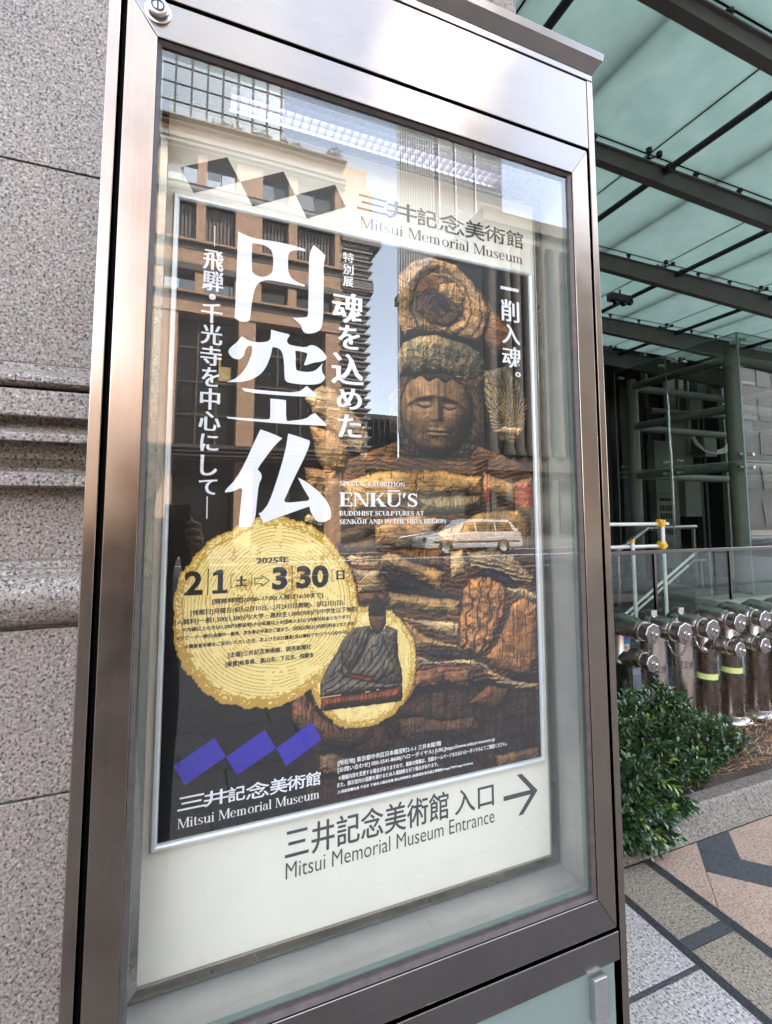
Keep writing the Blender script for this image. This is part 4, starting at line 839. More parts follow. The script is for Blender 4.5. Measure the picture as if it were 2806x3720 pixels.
drain('wider black slotted drain strip between the sand-coloured slabs and the pink paving', 1.505, 1.546)
# pink tiles on the diagonal with a charcoal zigzag band
def clip_poly(p, x0, x1, y0, y1):
    for ax, val, sg in ((0, x0, 1), (0, x1, -1), (1, y0, 1), (1, y1, -1)):
        q = []
        for i in range(len(p)):
            a, b = p[i - 1], p[i]; da = (a[ax] - val) * sg; db = (b[ax] - val) * sg
            if (da >= 0) != (db >= 0):
                t = da / (da - db); q.append((a[0] + (b[0] - a[0]) * t, a[1] + (b[1] - a[1]) * t))
            if db >= 0: q.append(b)
        p = q
        if len(p) < 3: return []
    return p
mb = MB(); md = MB()
def tile(target, u0, u1, v0, v1):
    gg = 0.0016
    p = [(((u + v) / 2), ((v - u) / 2)) for u, v in ((u0 + gg, v0 + gg), (u1 - gg, v0 + gg), (u1 - gg, v1 - gg), (u0 + gg, v1 - gg))]   # u = x - y, v = x + y
    p = clip_poly(p, 1.548, 9.0, -0.39, 0.768)
    if len(p) >= 3:
        n = len(p); target.add([(x, y, 0.0) for x, y in p] + [(x, y, -0.011) for x, y in p], [tuple(range(n))] + [(i, n + i, n + (i + 1) % n, (i + 1) % n) for i in range(n)])
for iu in range(-6, 12):
    for iv in range(-8, 12): tile(mb, 1.062 + iu * 0.53, 1.062 + (iu + 1) * 0.53, 2.326 + iv * 0.50, 2.326 + (iv + 1) * 0.50)
def band(u0, u1, v0, v1):
    p = clip_poly([((u + v) / 2, (v - u) / 2) for u, v in ((u0, v0), (u1, v0), (u1, v1), (u0, v1))], 1.548, 9.0, -0.39, 0.768)
    if len(p) >= 3:
        n = len(p); md.add([(x, y, 0.0012) for x, y in p] + [(x, y, -0.004) for x, y in p], [tuple(range(n))] + [(i, n + i, n + (i + 1) % n, (i + 1) % n) for i in range(n)])
band(1.062, 1.274, 2.527, 2.9); band(1.062, 1.274, 2.326, 2.525); band(1.276, 2.3, 2.326, 2.525); band(2.302, 2.51, 1.5, 2.525); band(2.512, 5, 1.5, 1.7)
mb.build('pink_paving', M['granite_pink'], kind='structure'); md.build('charcoal_paving_band', M['granite_dark'], kind='structure')
sheet('inner_floor', 0.63, 12, 1.9, 9.0, 0.05, M['wall_dim'])

# ------------------------------------------------------------------ planting bed: kerb, soil, straw, shrub
kerb = empty('planter_kerb', (3, 0.84, 0), 'low sloping granite kerb of the planting bed beside the pink paving', 'kerb')
mb = MB()
xk = [0.64, 1.30, 2.2535, 3.20, 4.2, 5.4, 7.0, 9.0]
for i in range(len(xk) - 1):
    pr = [(0.772, 0.0), (0.834, 0.098), (0.842, 0.105), (0.908, 0.105), (0.914, 0.098), (0.914, 0.0)]
    mb.extrude(pr, lambda u, v, t: (t, u, v), xk[i] + 0.0015, xk[i + 1] - 0.0015)
mb.build('kerb_stone', M['granite_kerb'], kerb, bevel=0.002, origin=(3, 0.84, 0))
mb = MB(); nx, ny = 120, 30; rnd = random.Random(5)
v = []
for j in range(ny + 1):
    for i in range(nx + 1):
        x = 0.66 + i * 8.3 / nx; y_ = 0.912 + j * (1.985 - 0.912) / ny
        v.append((x, y_, 0.088 + 0.014 * math.sin(x * 5 + y_ * 7) + 0.012 * math.sin(x * 13.1 - y_ * 9) + rnd.uniform(-0.006, 0.006) + 0.01 * (j / ny)))
mb.add(v, [(j * (nx + 1) + i, j * (nx + 1) + i + 1, (j + 1) * (nx + 1) + i + 1, (j + 1) * (nx + 1) + i) for j in range(ny) for i in range(nx)], True)
mb.build('soil', M['soil'], kind='structure')
MB().box(0.66, 9.0, 1.99, 2.10, -0.01, 0.24).build('rear_kerb', plain('blue_grey_kerb', (0.22, 0.24, 0.26), 0.6, 0, 0.08, 8), bevel=0.004)
tag(bpy.data.objects['rear_kerb'], 'plain blue-grey kerb running along behind the row of steel standpipes', 'kerb')

def ink_mesh(name, v, f, cols, mat, parent=None, smooth=False, kind=None):
    me = bpy.data.meshes.new(name); me.from_pydata(v, [], f)
    ca = me.color_attributes.new('ink', 'FLOAT_COLOR', 'POINT')
    c = np.ones((len(v), 4), np.float32); c[:, :3] = np.array(cols, np.float32); ca.data.foreach_set('color', c.ravel())
    me.materials.append(mat); o = bpy.data.objects.new(name, me); COL.objects.link(o)
    if parent: o.parent = parent
    if smooth: me.polygons.foreach_set('use_smooth', [True] * len(f))
    if kind: o['kind'] = kind
    return o
# straw: fallen needles and chips
rnd = random.Random(11); v = []; f = []; c = []
for i in range(9500):
    x = 1.5 + 4.2 * rnd.random() ** 1.25; y_ = rnd.uniform(0.93, 1.95); l = rnd.uniform(0.025, 0.095); a = rnd.gauss(0.5, 0.75); t = rnd.gauss(0, 0.16); wd = rnd.uniform(0.0007, 0.0016)
    z = 0.112 + 0.01 * (y_ - 0.9) + rnd.uniform(-0.008, 0.03)
    d = Vector((math.cos(a) * math.cos(t), math.sin(a) * math.cos(t), math.sin(t))); s = Vector((-math.sin(a), math.cos(a), 0.3)) * wd; p0 = Vector((x, y_, z)); b = len(v)
    bend = Vector((0, 0, rnd.uniform(-0.004, 0.008)))
    v += [tuple(p0 - s), tuple(p0 + s), tuple(p0 + d * l * .5 + bend + s), tuple(p0 + d * l * .5 + bend - s), tuple(p0 + d * l + s * .4), tuple(p0 + d * l - s * .4)]
    f += [(b, b + 1, b + 2, b + 3), (b + 3, b + 2, b + 4, b + 5)]
    q = rnd.random(); col = (0.37, 0.20, 0.088) if q < .5 else (0.24, 0.115, 0.05) if q < .75 else (0.52, 0.37, 0.20); k = rnd.uniform(.6, 1.2)
    c += [tuple(u * k for u in col)] * 6
o = ink_mesh('fallen_straw', v, f, c, M['straw'], kind='stuff')
# twigs lying and standing between the pipes
rnd = random.Random(21)
mb = MB()
for i in range(70):
    x = rnd.uniform(2.2, 4.2); y_ = rnd.uniform(1.0, 1.8); P = [Vector((x, y_, 0.1))]; d = Vector((rnd.uniform(-.7, .7), rnd.uniform(-.6, .6), rnd.uniform(.25, 1))).normalized(); L = rnd.uniform(.08, .30)
    for k in range(4):
        P.append(P[-1] + d * L / 4); d = (d + Vector((rnd.uniform(-.35, .35), rnd.uniform(-.35, .35), rnd.uniform(-.2, .3)))).normalized()
    r0 = rnd.uniform(.0012, .0032); mb.tube(P, [r0, r0 * .9, r0 * .75, r0 * .6, r0 * .3], 5)
    for q in range(3):
        b = P[rnd.randint(1, 3)]; dd = Vector((rnd.uniform(-1, 1), rnd.uniform(-1, 1), rnd.uniform(0, 1))).normalized(); mb.tube([b, b + dd * rnd.uniform(.02, .08)], [r0 * .5, r0 * .2], 4)
o = mb.build('bare_twigs', M['twig'], kind='stuff', recalc=False)

def shrub(name, label, clumps, n_twig, seed, leaf=0.030, root=(0, 0, 0)):
    rnd = random.Random(seed); r = empty(name, root, label, 'shrub'); rv = Vector(root)
    st = MB(); v = []; f = []; c = []
    tot = sum(k[3] for k in clumps)
    for (cx, cy, cz), (ax, ay, az), base, wgt in clumps:
        for i in range(int(n_twig * wgt / tot)):
            u = rnd.uniform(-1, 1); th = rnd.uniform(0, 2 * math.pi); s = math.sqrt(1 - u * u); rad = rnd.uniform(0.35, 1) ** 0.6 * (1.0 if rnd.random() < .8 else rnd.uniform(1.0, 1.32))
            tip = Vector((cx + ax * rad * s * math.cos(th), cy + ay * rad * s * math.sin(th), cz + az * rad * u))
            if tip.z < 0.03: tip.z = 0.03 + rnd.random() * 0.04
            if tip.z < 0.135 and tip.y > 0.80: tip.z = 0.14 + rnd.random() * 0.05
            bs = Vector(base) + Vector((rnd.uniform(-.06, .06), rnd.uniform(-.05, .05), 0))
            d = (tip - bs); L = rnd.uniform(0.08, 0.16); d.normalize(); d = (d + Vector((rnd.gauss(0, .25), rnd.gauss(0, .25), rnd.gauss(0.12, .25)))).normalized()
            b0 = tip - d * L
            if rnd.random() < 0.5: st.tube([bs, bs.lerp(b0, .5) + Vector((0, 0, .03)), b0, tip], [.003, .0024, .0016, .0008], 4, False)
            else: st.tube([b0, tip], [.0016, .0008], 4, False)
            young = rnd.random() < 0.06; deep = rnd.uniform(.55, 1.25)
            nl = rnd.randint(11, 17); side = d.cross(Vector((0, 0, 1)))
            if side.length < .1: side = Vector((1, 0, 0))
            side.normalize(); up = side.cross(d)
            for k in range(nl):
                t = 0.1 + 0.9 * k / (nl - 1); pa = b0.lerp(tip, t); ang = 2.4 * k + rnd.uniform(-.4, .4)
                o_ = (side * math.cos(ang) + up * math.sin(ang)); ld = (o_ * (0.95 - 0.35 * t) + d * (0.45 + 0.5 * t)).normalized()
                ll = leaf * rnd.uniform(.7, 1.25) * (1.0 if k < nl - 3 else .8); ww = ll * rnd.uniform(.19, .25)
                wv = ld.cross(Vector((rnd.gauss(0, .3), rnd.gauss(0, .3), 1))); 
                if wv.length < .05: continue
                wv.normalize(); nrm = wv.cross(ld)
                if nrm.z < 0: nrm = -nrm
                fold = nrm * ww * .35; droop = -nrm * ll * .14; b = len(v)
                v += [tuple(pa - rv), tuple(pa + ld * ll * .35 + wv * ww * .8 + fold - rv), tuple(pa + ld * ll * .38 - rv), tuple(pa + ld * ll * .35 - wv * ww * .8 + fold - rv),
                      tuple(pa + ld * ll * .74 + wv * ww + fold + droop * .4 - rv), tuple(pa + ld * ll * .76 + droop * .4 - rv), tuple(pa + ld * ll * .74 - wv * ww + fold + droop * .4 - rv), tuple(pa + ld * ll + droop - rv)]
                f += [(b, b + 2, b + 1), (b, b + 3, b + 2), (b + 1, b + 2, b + 5, b + 4), (b + 2, b + 3, b + 6, b + 5), (b + 4, b + 5, b + 7), (b + 5, b + 6, b + 7)]
                col = Vector((0.18, 0.27, 0.035)) if young else Vector((0.020, 0.058, 0.020)).lerp(Vector((0.046, 0.090, 0.024)), rnd.random())
                col = col * deep * rnd.uniform(.6, 1.35)
                if rnd.random() < .008: col = Vector((.30, .20, .05))
                c += [tuple(col)] * 8
    ink_mesh('foliage', v, f, c, M['leaf'], r, True)
    st.v = [(p[0] - root[0], p[1] - root[1], p[2] - root[2]) for p in st.v]
    st.build('stems', M['twig'], r, recalc=False)
    return r
shrub('shrub', 'glossy dark green shrub spilling over the sloping kerb beside the steel case',
      [((1.62, 1.12, 0.38), (0.42, 0.20, 0.20), (1.65, 1.15, 0.10), 9), ((2.05, 1.16, 0.36), (0.32, 0.18, 0.17), (2.0, 1.18, 0.1), 8), ((1.50, 0.90, 0.24), (0.26, 0.16, 0.18), (1.55, 1.05, 0.12), 6),
       ((1.52, 0.77, 0.12), (0.21, 0.07, 0.09), (1.55, 0.98, 0.13), 4.4), ((1.72, 0.80, 0.14), (0.15, 0.05, 0.05), (1.75, 0.98, 0.13), 1.2), ((2.35, 1.05, 0.25), (0.22, 0.13, 0.10), (2.25, 1.1, .1), 4.5), ((1.15, 1.0, 0.3), (0.3, 0.2, 0.2), (1.2, 1.1, .1), 3), ((1.86, 0.97, 0.23), (0.26, 0.10, 0.12), (1.85, 1.02, 0.12), 5), ((2.15, 0.98, 0.18), (0.18, 0.06, 0.07), (2.1, 1.02, 0.12), 2)], 1750, 4, 0.037, (1.6, 1.05, 0.1))
shrub('shrub', 'small straggly green seedling on the straw at the right edge', [((3.05, 0.98, 0.15), (0.16, 0.05, 0.05), (3.05, 1.0, 0.1), 1)], 16, 9, 0.026, (3.05, 1.0, 0.1))

# ------------------------------------------------------------------ fire-brigade standpipes
def cyl_text(body, cx, cy, rad, zc, w_, h_, mat, par, org, phi0=-math.pi / 2, thick=0.012):
    v, f = text_raw(body, thick); v = fit(v, 0, zc, w_, h_)
    mb = MB(); mb.add([(cx + (rad + .0006) * math.cos(phi0 + x / rad), cy + (rad + .0006) * math.sin(phi0 + x / rad), z) for x, z in v], f)
    return mb.build('lettering', mat, par, origin=org, recalc=False)
def chain(p0, p1, sag, par, org):
    mb = MB(); n = 15
    for k in range(n):
        t0, t1 = k / n, (k + 1.15) / n
        def at(t): return Vector(p0).lerp(Vector(p1), t) - Vector((0, 0, sag * 4 * t * (1 - t)))
        a, b = at(t0), at(min(t1, 1)); d = (b - a); s = Vector((0.0055, 0, 0)) if k % 2 else Vector((0, 0.004, 0.004))
        mb.tube([a, a.lerp(b, .25) + s, a.lerp(b, .75) + s, b, a.lerp(b, .75) - s, a.lerp(b, .25) - s, a], .0019, 5, False)
    return mb.build('chain', M['chrome'], par, origin=org, recalc=False)
def outlet(name, cx, cy, cz, r, ytip, par, org, ang=0.0):
    """stub towards the street with a capped coupling on its end"""
    d = Vector((math.sin(ang), -math.cos(ang), -0.06)).normalized(); L = cy - ytip
    mb = MB().lathe([(r * .98, 0), (r * 1.0, L * .30), (r * .90, L * .44), (r * .86, L * .47), (r * .93, L * .49), (r * .93, L * .56), (r * .80, L * .575), (r * .78, L * .84), (r * .86, L * .86), (r * .86, L * .90)], (cx, cy, cz), d, 22)
    o = mb.build(name, M['pipe_steel'], par, origin=org)
    q = Vector((cx, cy, cz)) + d * L * .86
    cp = MB().lathe([(r * .70, 0), (r * .92, .001), (r * .96, .004), (r * .96, .014), (r * .90, .0175), (.0001, .0185)], q, d, 8, False)
    co = cp.build('cap', M['cap_steel'], o, origin=org); co.location = (0, 0, 0); co.data.transform(Matrix.Translation(Vector((0, 0, 0))))
    kn = MB().lathe([(.016, .018), (.014, .021), (.006, .022), (.0055, .030), (.010, .033), (.011, .039), (.007, .044), (.0001, .045)], q, d, 10)
    for s in (-1, 1):
        kn.tube([q + d * .02 + Vector((s * r * .35, 0, -r * .30)), q + d * .028 + Vector((s * r * .35, 0, -r * .30)), q + d * .028 + Vector((s * r * .15, 0, -r * .6))], .003, 6)
    ko = kn.build('cap_knob', M['chrome'], o, origin=org); ko.location = (0, 0, 0)
    o.location = (0, 0, 0)
    return o, q + d * .03
def standpipe(x, kind, label, tape=False, blue=False, words=()):
    y = 1.39; org = (x, y, 0.10)
    root = empty('standpipe', (x, y, 0.075), label, 'standpipe', 'row of steel fire-brigade standpipes')
    def loc(o): o.location = (0, 0, 0); return o
    top = 0.80
    if kind == 'A':
        r = 0.070
        loc(MB().lathe([(r, 0.10), (r, 0.715), (r * 1.06, 0.717), (r * 1.06, 0.745), (r * 1.02, 0.747), (r * 1.02, 0.775)], org[:2] + (0,), (0, 0, 1), 30).build('pipe', M['pipe_steel'], root, origin=org))
        el = MB(); pth = []; rr = []
        for k in range(9):
            t = math.pi / 2 * k / 8; pth.append((x, y - 0.055 * (1 - math.cos(t)), 0.76 + 0.045 * math.sin(t))); rr.append(r * (1.02 - .12 * k / 8))
        pth.append((x, y - 0.10, 0.803)); rr.append(r * .86)
        el.tube(pth, rr, 26); el.lathe([(r * 1.02, 0.735), (r * 1.10, 0.76), (r * 1.14, 0.79), (r * 1.06, 0.825), (r * .80, 0.85), (r * .45, 0.862), (.0001, 0.866)], (x, y, 0), (0, 0, 1), 26)
        loc(el.build('elbow', M['pipe_steel'], root, origin=org))
        loc(MB().box(x - .024, x + .024, y - .024, y + .024, 0.862, 0.893).build('square_nut', M['steel_r'], root, origin=org, bevel=.003))
        o, q = outlet('outlet', x, y - 0.075, 0.804, 0.066, y - 0.225, root, org)
        loc(chain(q + Vector((0, 0, -.03)), (x + .045, y - .06, 0.735), .10, root, org))
    else:
        r = 0.0635
        loc(MB().lathe([(r * 1.0, 0.10), (r, 0.605), (r * 1.04, 0.608), (r * 1.04, 0.625), (r * .86, 0.64), (r * .86, 0.80)], org[:2] + (0,), (0, 0, 1), 28).build('pipe', M['pipe_steel'], root, origin=org))
        el = MB().lathe([(r * .88, 0.775), (r * 1.06, 0.80), (r * 1.10, 0.832), (r * .96, 0.862), (r * .60, 0.880), (.0001, 0.886)], (x, y, 0), (0, 0, 1), 26)
        el.lathe([(r * .98, -0.02), (r * 1.05, 0.03), (r * 1.0, 0.09), (r * .9, 0.13)], (x, y, 0.833), (0, -1, -0.06), 26)
        loc(el.build('elbow', M['pipe_steel'], root, origin=org))
        o, q = outlet('inlet', x, y - 0.09, 0.828, 0.060, y - 0.235, root, org)
        loc(chain(q + Vector((0, 0, -.02)), (x + .03, y - .07, 0.70), .06, root, org))
        b = MB(); b.tube([(x, y, 0.60), (x, y - .03, 0.632), (x, y - .07, 0.655), (x, y - .11, 0.665)], [.05, .05, .047, .046], 22)
        loc(b.build('branch', M['pipe_steel'], root, origin=org))
        o2, q2 = outlet('inlet', x, y - 0.09, 0.666, 0.052, y - 0.225, root, org)
        loc(chain(q2 + Vector((0, 0, -.02)), (x + .055, y - .06, 0.70), .05, root, org))
    loc(MB().lathe([(r + .001, .172), (r + .012, .168), (r + .03, .152), (r + .040, .142), (r + .042, .134), (r + .042, .120)], (x, y, 0), (0, 0, 1), 30).build('floor_flange', M['pipe_steel'], root, origin=org))
    for body, z, w_, h_ in words: loc(cyl_text(body, x, y, r, z, w_, h_, M['ink'], root, org))
    if tape: loc(MB().lathe([(r + .0012, tape - .018), (r + .0012, tape + .018)], (x, y, 0), (0, 0, 1), 30).build('tape_band', M['tape'], root, origin=org))
    if blue:
        pts = []
        b = MB(); n = 8
        v = [(x + (r * .86 + .0015) * math.cos(-2.0 + k * 1.1 / n), y + (r * .86 + .0015) * math.sin(-2.0 + k * 1.1 / n), z) for z in (0.725, 0.765) for k in range(n + 1)]
        b.add(v, [(k, k + 1, n + 2 + k, n + 1 + k) for k in range(n)]); loc(b.build('blue_sticker', M['blue_label'], root, origin=org, recalc=False))
    return root
standpipe(2.10, 'B', 'double-inlet steel standpipe with a blue sticker, half hidden by the edge of the case', blue=True, words=(('送水口', 0.51, .10, .040),))
standpipe(2.368, 'A', 'stout steel standpipe with a square nut on its elbow, nearest the case', words=(('採水口', 0.555, .135, .052),))
standpipe(2.604, 'A', 'stout steel standpipe with a square nut, between a plain one and a taped one', words=(('採水口', 0.555, .135, .052),))
standpipe(2.835, 'B', 'double-inlet steel standpipe with a lime band, beside the stout pipe with a nut', tape=0.452, words=(('送水口', 0.52, .125, .050), ('自', 0.405, .03, .042)))
standpipe(3.075, 'B', 'double-inlet steel standpipe with a lime band, its foot ring clear on the straw', tape=0.463, words=(('送水口', 0.535, .125, .050), ('自', 0.415, .03, .042)))
standpipe(3.333, 'B', 'double-inlet steel standpipe without a band whose broad foot ring stands on the straw', words=(('送水口', 0.55, .125, .050), ('専用', 0.49, .07, .034)))
standpipe(3.565, 'B', 'double-inlet steel standpipe at the right edge of the picture', words=())

# ------------------------------------------------------------------ glass canopy
cano = empty('glass_canopy', (0.65, 2.0, 4.0), 'frosted green glass canopy on dark steel beams over the museum entrance', 'canopy')
CO = (0.65, 2.0, 4.0)
BEAMS = [(0.72,), (1.69,), (2.83,), (4.10,), (5.12,)]
XE = 9.6
def at0(o): o.location = (0, 0, 0); return o
def depth(x): return 0.058 + 0.030 * x
for (yb,) in BEAMS:
    zt = 4.20; y = yb + 0.035
    web = MB().add([(0.66, y - .012, zt), (XE, y - .012, zt), (XE, y - .012, zt - depth(XE)), (0.66, y - .012, zt - depth(.66)), (0.66, y + .012, zt), (XE, y + .012, zt), (XE, y + .012, zt - depth(XE)), (0.66, y + .012, zt - depth(.66))],
                   [(0, 1, 2, 3), (7, 6, 5, 4), (0, 4, 5, 1), (1, 5, 6, 2), (2, 6, 7, 3), (3, 7, 4, 0)])
    web.box(0.66, XE, y - .032, y + .032, zt - .012, zt)
    x0, x1 = 0.66, XE
    v = [(x0, y - .032, zt - depth(x0) - .012), (x1, y - .032, zt - depth(x1) - .012), (x1, y + .032, zt - depth(x1) - .012), (x0, y + .032, zt - depth(x0) - .012)]
    v += [(a, b, c + .0118) for a, b, c in v]
    web.add(v, [(3, 2, 1, 0), (4, 5, 6, 7), (0, 1, 5, 4), (1, 2, 6, 5), (2, 3, 7, 6), (3, 0, 4, 7)])
    at0(web.build('beam', M['paint_beam'], cano, origin=CO))
PX = [1.47, 3.13, 4.79, 6.45, 8.11]
for x in PX:
    mb = MB().tube([(x, -0.35, 4.165), (x, 5.4, 4.165)], .026, 14)
    for (y,) in BEAMS: mb.lathe([(.034, -.02), (.038, -.016), (.038, .016), (.034, .02)], (x, y - .03, 4.165), (0, 1, 0), 14)
    at0(mb.build('purlin', M['paint_dark'], cano, origin=CO))
GX = [0.66, 1.32, 2.97, 4.62, 6.27, 7.92, 9.57]; GY = [-0.30, 0.745, 1.715, 2.855, 4.125, 5.15]
for i in range(len(GX) - 1):
    for j in range(len(GY) - 1):
        at0(MB().box(GX[i] + .006, GX[i + 1] - .006, GY[j] + .006, GY[j + 1] - .006, 4.270, 4.286).build('glass_panel', M['frosted'], cano, origin=CO))
joint = MB()
for x in GX[1:-1]: joint.box(x - .0055, x + .0055, GY[0], GY[-1], 4.268, 4.290)
for y in GY[1:-1]: joint.box(GX[0], GX[-1], y - .0055, y + .0055, 4.2685, 4.2895)
at0(joint.build('joint_seal', M['dark_gap'], cano, origin=CO))
fins = MB()
for x in (2.14, 3.80, 5.45, 7.1): fins.box(x - .02, x + .02, GY[0], GY[-1], 4.30, 4.40)
for x in (0.95,): fins.box(x - .05, x + .05, GY[0], GY[-1], 4.30, 4.34)
at0(fins.build('upper_fin', M['paint_beam'], cano, origin=CO))
cl = 0
for gx in GX[1:-1]:
    for (y,) in BEAMS:
        mb = MB().lathe([(.014, 0), (.014, .03), (.020, .034), (.020, .042)], (gx, y + .035, 4.2005), (0, 0, 1), 12)
        for sx in (-1, 1):
            for sy in (-1, 1):
                e_ = Vector((gx + sx * .055, y + .035 + sy * .055, 4.245)); mb.tube([(gx, y + .035, 4.235), e_], .008, 8)
                mb.lathe([(.010, -.012), (.022, -.010), (.022, .002), (.012, .004), (.012, .012), (.022, .013), (.022, .0235)], e_, (0, 0, 1), 12)
        at0(mb.build('spider_clamp', M['paint_dark'], cano, origin=CO))
        for q in (1 / 3, 2 / 3):
            xx = gx + 1.65 * q
            if xx < XE: at0(MB().lathe([(.012, 0), (.012, .048), (.024, .050), (.024, .068)], (xx, y + .035, 4.2005), (0, 0, 1), 12).build('post_clamp', M['paint_dark'], cano, origin=CO)) if cl < 60 else None
            cl += 1
camd = empty('security_camera', (4.55, 3.42, 4.02), 'small black security camera bracket hanging under the glass canopy', 'camera')
mb = MB().box(-.17, .15, -.05, .05, .02, .11); at0(mb.build('housing', M['paint_dark'], camd, bevel=.01))
for px, pz in ((-.10, -.005), (.02, .0), (.13, .03)):
    MB().lathe([(.035, .03), (.04, .0), (.034, -.02), (.018, -.034), (.0001, -.04)], (px, -.03, pz), (0, 0, 1), 14).build('dome_lens', M['lens'], camd)
MB().tube([(0, 0, .1), (0, 0, .18)], .012, 8).build('stem', M['paint_dark'], camd)
# ------------------------------------------------------------------ glazed lift enclosure behind the standpipes
GXC, GYC, GYF, GZ0, GZ1 = 5.98, 2.98, 4.85, 0.50, 3.71
encl = empty('lift_enclosure', (GXC, GYC, 0), 'dark glass lift enclosure with grey-green tube columns behind the standpipes', 'glass enclosure')
EO = (GXC, GYC, 0)
zj = 2.11
for (y0, y1) in ((GYC, 3.955), (3.963, GYF)):
    for (z0, z1) in ((GZ0, zj - .004), (zj + .004, GZ1)):
        MB().box(GXC, GXC + .012, y0, y1, z0, z1).build('glass_panel', M['green_glass'], encl, origin=EO)
for (x0, x1) in ((GXC + .013, 7.05), (7.058, 8.2), (8.208, 9.4)):
    for (z0, z1) in ((GZ0, zj - .004), (zj + .004, GZ1)):
        MB().box(x0, x1, GYC, GYC + .012, z0, z1).build('glass_panel', M['green_glass'], encl, origin=EO)
mb = MB().box(GXC - .003, GXC + .016, GYC - .003, GYC + .016, GZ0, GZ1).box(GXC - .002, GXC + .014, GYF - .008, GYF, GZ0, GZ1)
mb.box(GXC - .002, GXC + .014, 3.954, 3.964, GZ0, GZ1).box(GXC - .002, GXC + .014, GYC, GYF, GZ1 - .003, GZ1 + .006).box(GXC, 9.4, GYC - .002, GYC + .014, GZ1 - .003, GZ1 + .006)
for x in (7.054, 8.204): mb.box(x - .005, x + .005, GYC - .002, GYC + .014, GZ0, GZ1)
mb.box(GXC - .002, GXC + .014, GYC, GYF, zj - .005, zj + .005).box(GXC, 9.4, GYC - .002, GYC + .014, zj - .005, zj + .005)
mb.build('glass_edge', M['glass_edge'], encl, origin=EO, recalc=False)
for (x, y, r) in ((6.18, 3.20, .083), (6.20, 4.72, .085), (8.7, 3.20, .083), (8.7, 4.72, .085)):
    MB().lathe([(r, 0.48), (r, 3.45), (r * .8, 3.46), (r * .8, 3.58)], (x, y, 0), (0, 0, 1), 22).build('column', M['paint_green'], encl, origin=EO)
for z in (2.06, 2.82, 3.46):
    for x in (6.18, 8.7): MB().tube([(x, 3.27, z), (x, 4.65, z)], .058, 14).build('tie_tube', M['paint_green'], encl, origin=EO)
    for y in (3.20, 4.72): MB().tube([(6.25, y, z), (8.62, y, z)], .058, 14).build('tie_tube', M['paint_green'], encl, origin=EO)
for (x, y) in ((GXC, 3.05), (GXC, 3.85), (GXC, 4.05), (GXC, 4.76)):
    for z in (zj - .08, zj + .08, 3.6): MB().tube([(x - .01, y, z), (x + .10, y, z)], .022, 10).build('glass_clamp', M['steel_r'], encl, origin=EO)
for x in (6.12, 6.97, 7.14): 
    for z in (zj - .08, zj + .08): MB().tube([(x, GYC - .02, z), (x, GYC + .10, z)], .022, 10).build('glass_clamp', M['steel_r'], encl, origin=EO)

shaft = empty('lift_machinery', (8.0, 5.4, 0), 'dim grey lift panels, rails and cables standing inside the glass enclosure', 'lift')
SO = (8.0, 5.4, 0)
def sb(name, x0, x1, y0, y1, z0, z1, mat=None): return MB().box(x0, x1, y0, y1, z0, z1).build(name, mat or M['core'], shaft, origin=SO)
sb('control_panel', 7.55, 8.12, 5.45, 5.6, 0.5, 2.80); sb('control_panel', 8.30, 8.72, 5.45, 5.6, 1.42, 2.1); sb('control_panel', 8.25, 8.80, 5.62, 5.75, 2.25, 4.7)
mb = MB()
for i in range(6):
    for (z0, z1) in ((1.52, 1.62), (1.38, 1.48), (1.10, 1.20)): mb.box(7.63 + i * .065, 7.66 + i * .065, 5.440, 5.452, z0, z1)
mb.box(7.62, 7.98, 5.44, 5.452, 1.70, 1.75).box(8.4, 8.68, 5.44, 5.452, 2.20, 2.31)
for z in (0.9, 1.3, 1.83, 2.2, 2.4): mb.box(7.55, 8.12, 5.446, 5.452, z, z + .006)
mb.build('panel_slot', M['black_back'], shaft, origin=SO, recalc=False)
for x in (7.62, 8.2, 8.98, 9.12, 9.75, 9.95): sb('guide_rail', x, x + .06, 5.62, 5.72, 0.2, 4.9, M['paint_green'] if x in (8.2, 9.75) else M['paint_beam'])
for x, z in ((8.75, 2.55), (9.85, 3.1), (9.0, 3.75), (8.4, 3.3)): sb('junction_box', x, x + .34, 5.35, 5.6, z, z + .36)
mb = MB()
for i in range(9): mb.box(9.97, 10.08, 5.5, 5.54, 1.9 + .25 * i, 1.94 + .25 * i)
mb.build('ladder_rung', M['paint_green'], shaft, origin=SO, recalc=False)
for k in range(3):
    P = [(8.6 + .5 * math.cos(t) * (1 + .12 * k) + .45, 5.4 - .02 * k, 2.95 + .28 * math.sin(t) * (1 + .1 * k)) for t in [math.pi * (1 + q / 12) for q in range(13)]]
    MB().tube(P, .016, 8).build('cable_loop', M['white_tube'], shaft, origin=SO)
for x, z0 in ((8.02, 3.2), (8.25, 2.6)): MB().tube([(x, 5.3, z0), (x, 5.3, 4.6)], .03, 10).build('conduit', M['core'], shaft, origin=SO)
for z in (3.3, 4.0): MB().tube([(7.3, 5.3, z), (10.2, 5.3, z + .05)], .05, 10).build('conduit', M['core'], shaft, origin=SO)

# stone plinth the enclosure stands on
pl = empty('stone_plinth', (6.5, 2.7, 0), 'long pale olive stone plinth with jointed top slabs in front of the lift enclosure', 'plinth')
mb = MB(); xs_ = [5.20, 5.52, 5.92, 6.9, 8.2, 9.4]
for i in range(len(xs_) - 1): mb.box(xs_[i] + .003, xs_[i + 1] - .003, 2.20, 3.15, 0.435, 0.498)
mb.build('top_slab', plain('olive_stone', (0.26, 0.26, 0.20), 0.7, 0, 0.12, 20), pl, bevel=.003, origin=(6.5, 2.7, 0))
MB().box(5.215, 9.39, 2.22, 3.14, 0.0, 0.434).build('plinth_body', plain('olive_stone_side', (0.20, 0.20, 0.16), 0.75, 0, 0.12, 12), pl, origin=(6.5, 2.7, 0))

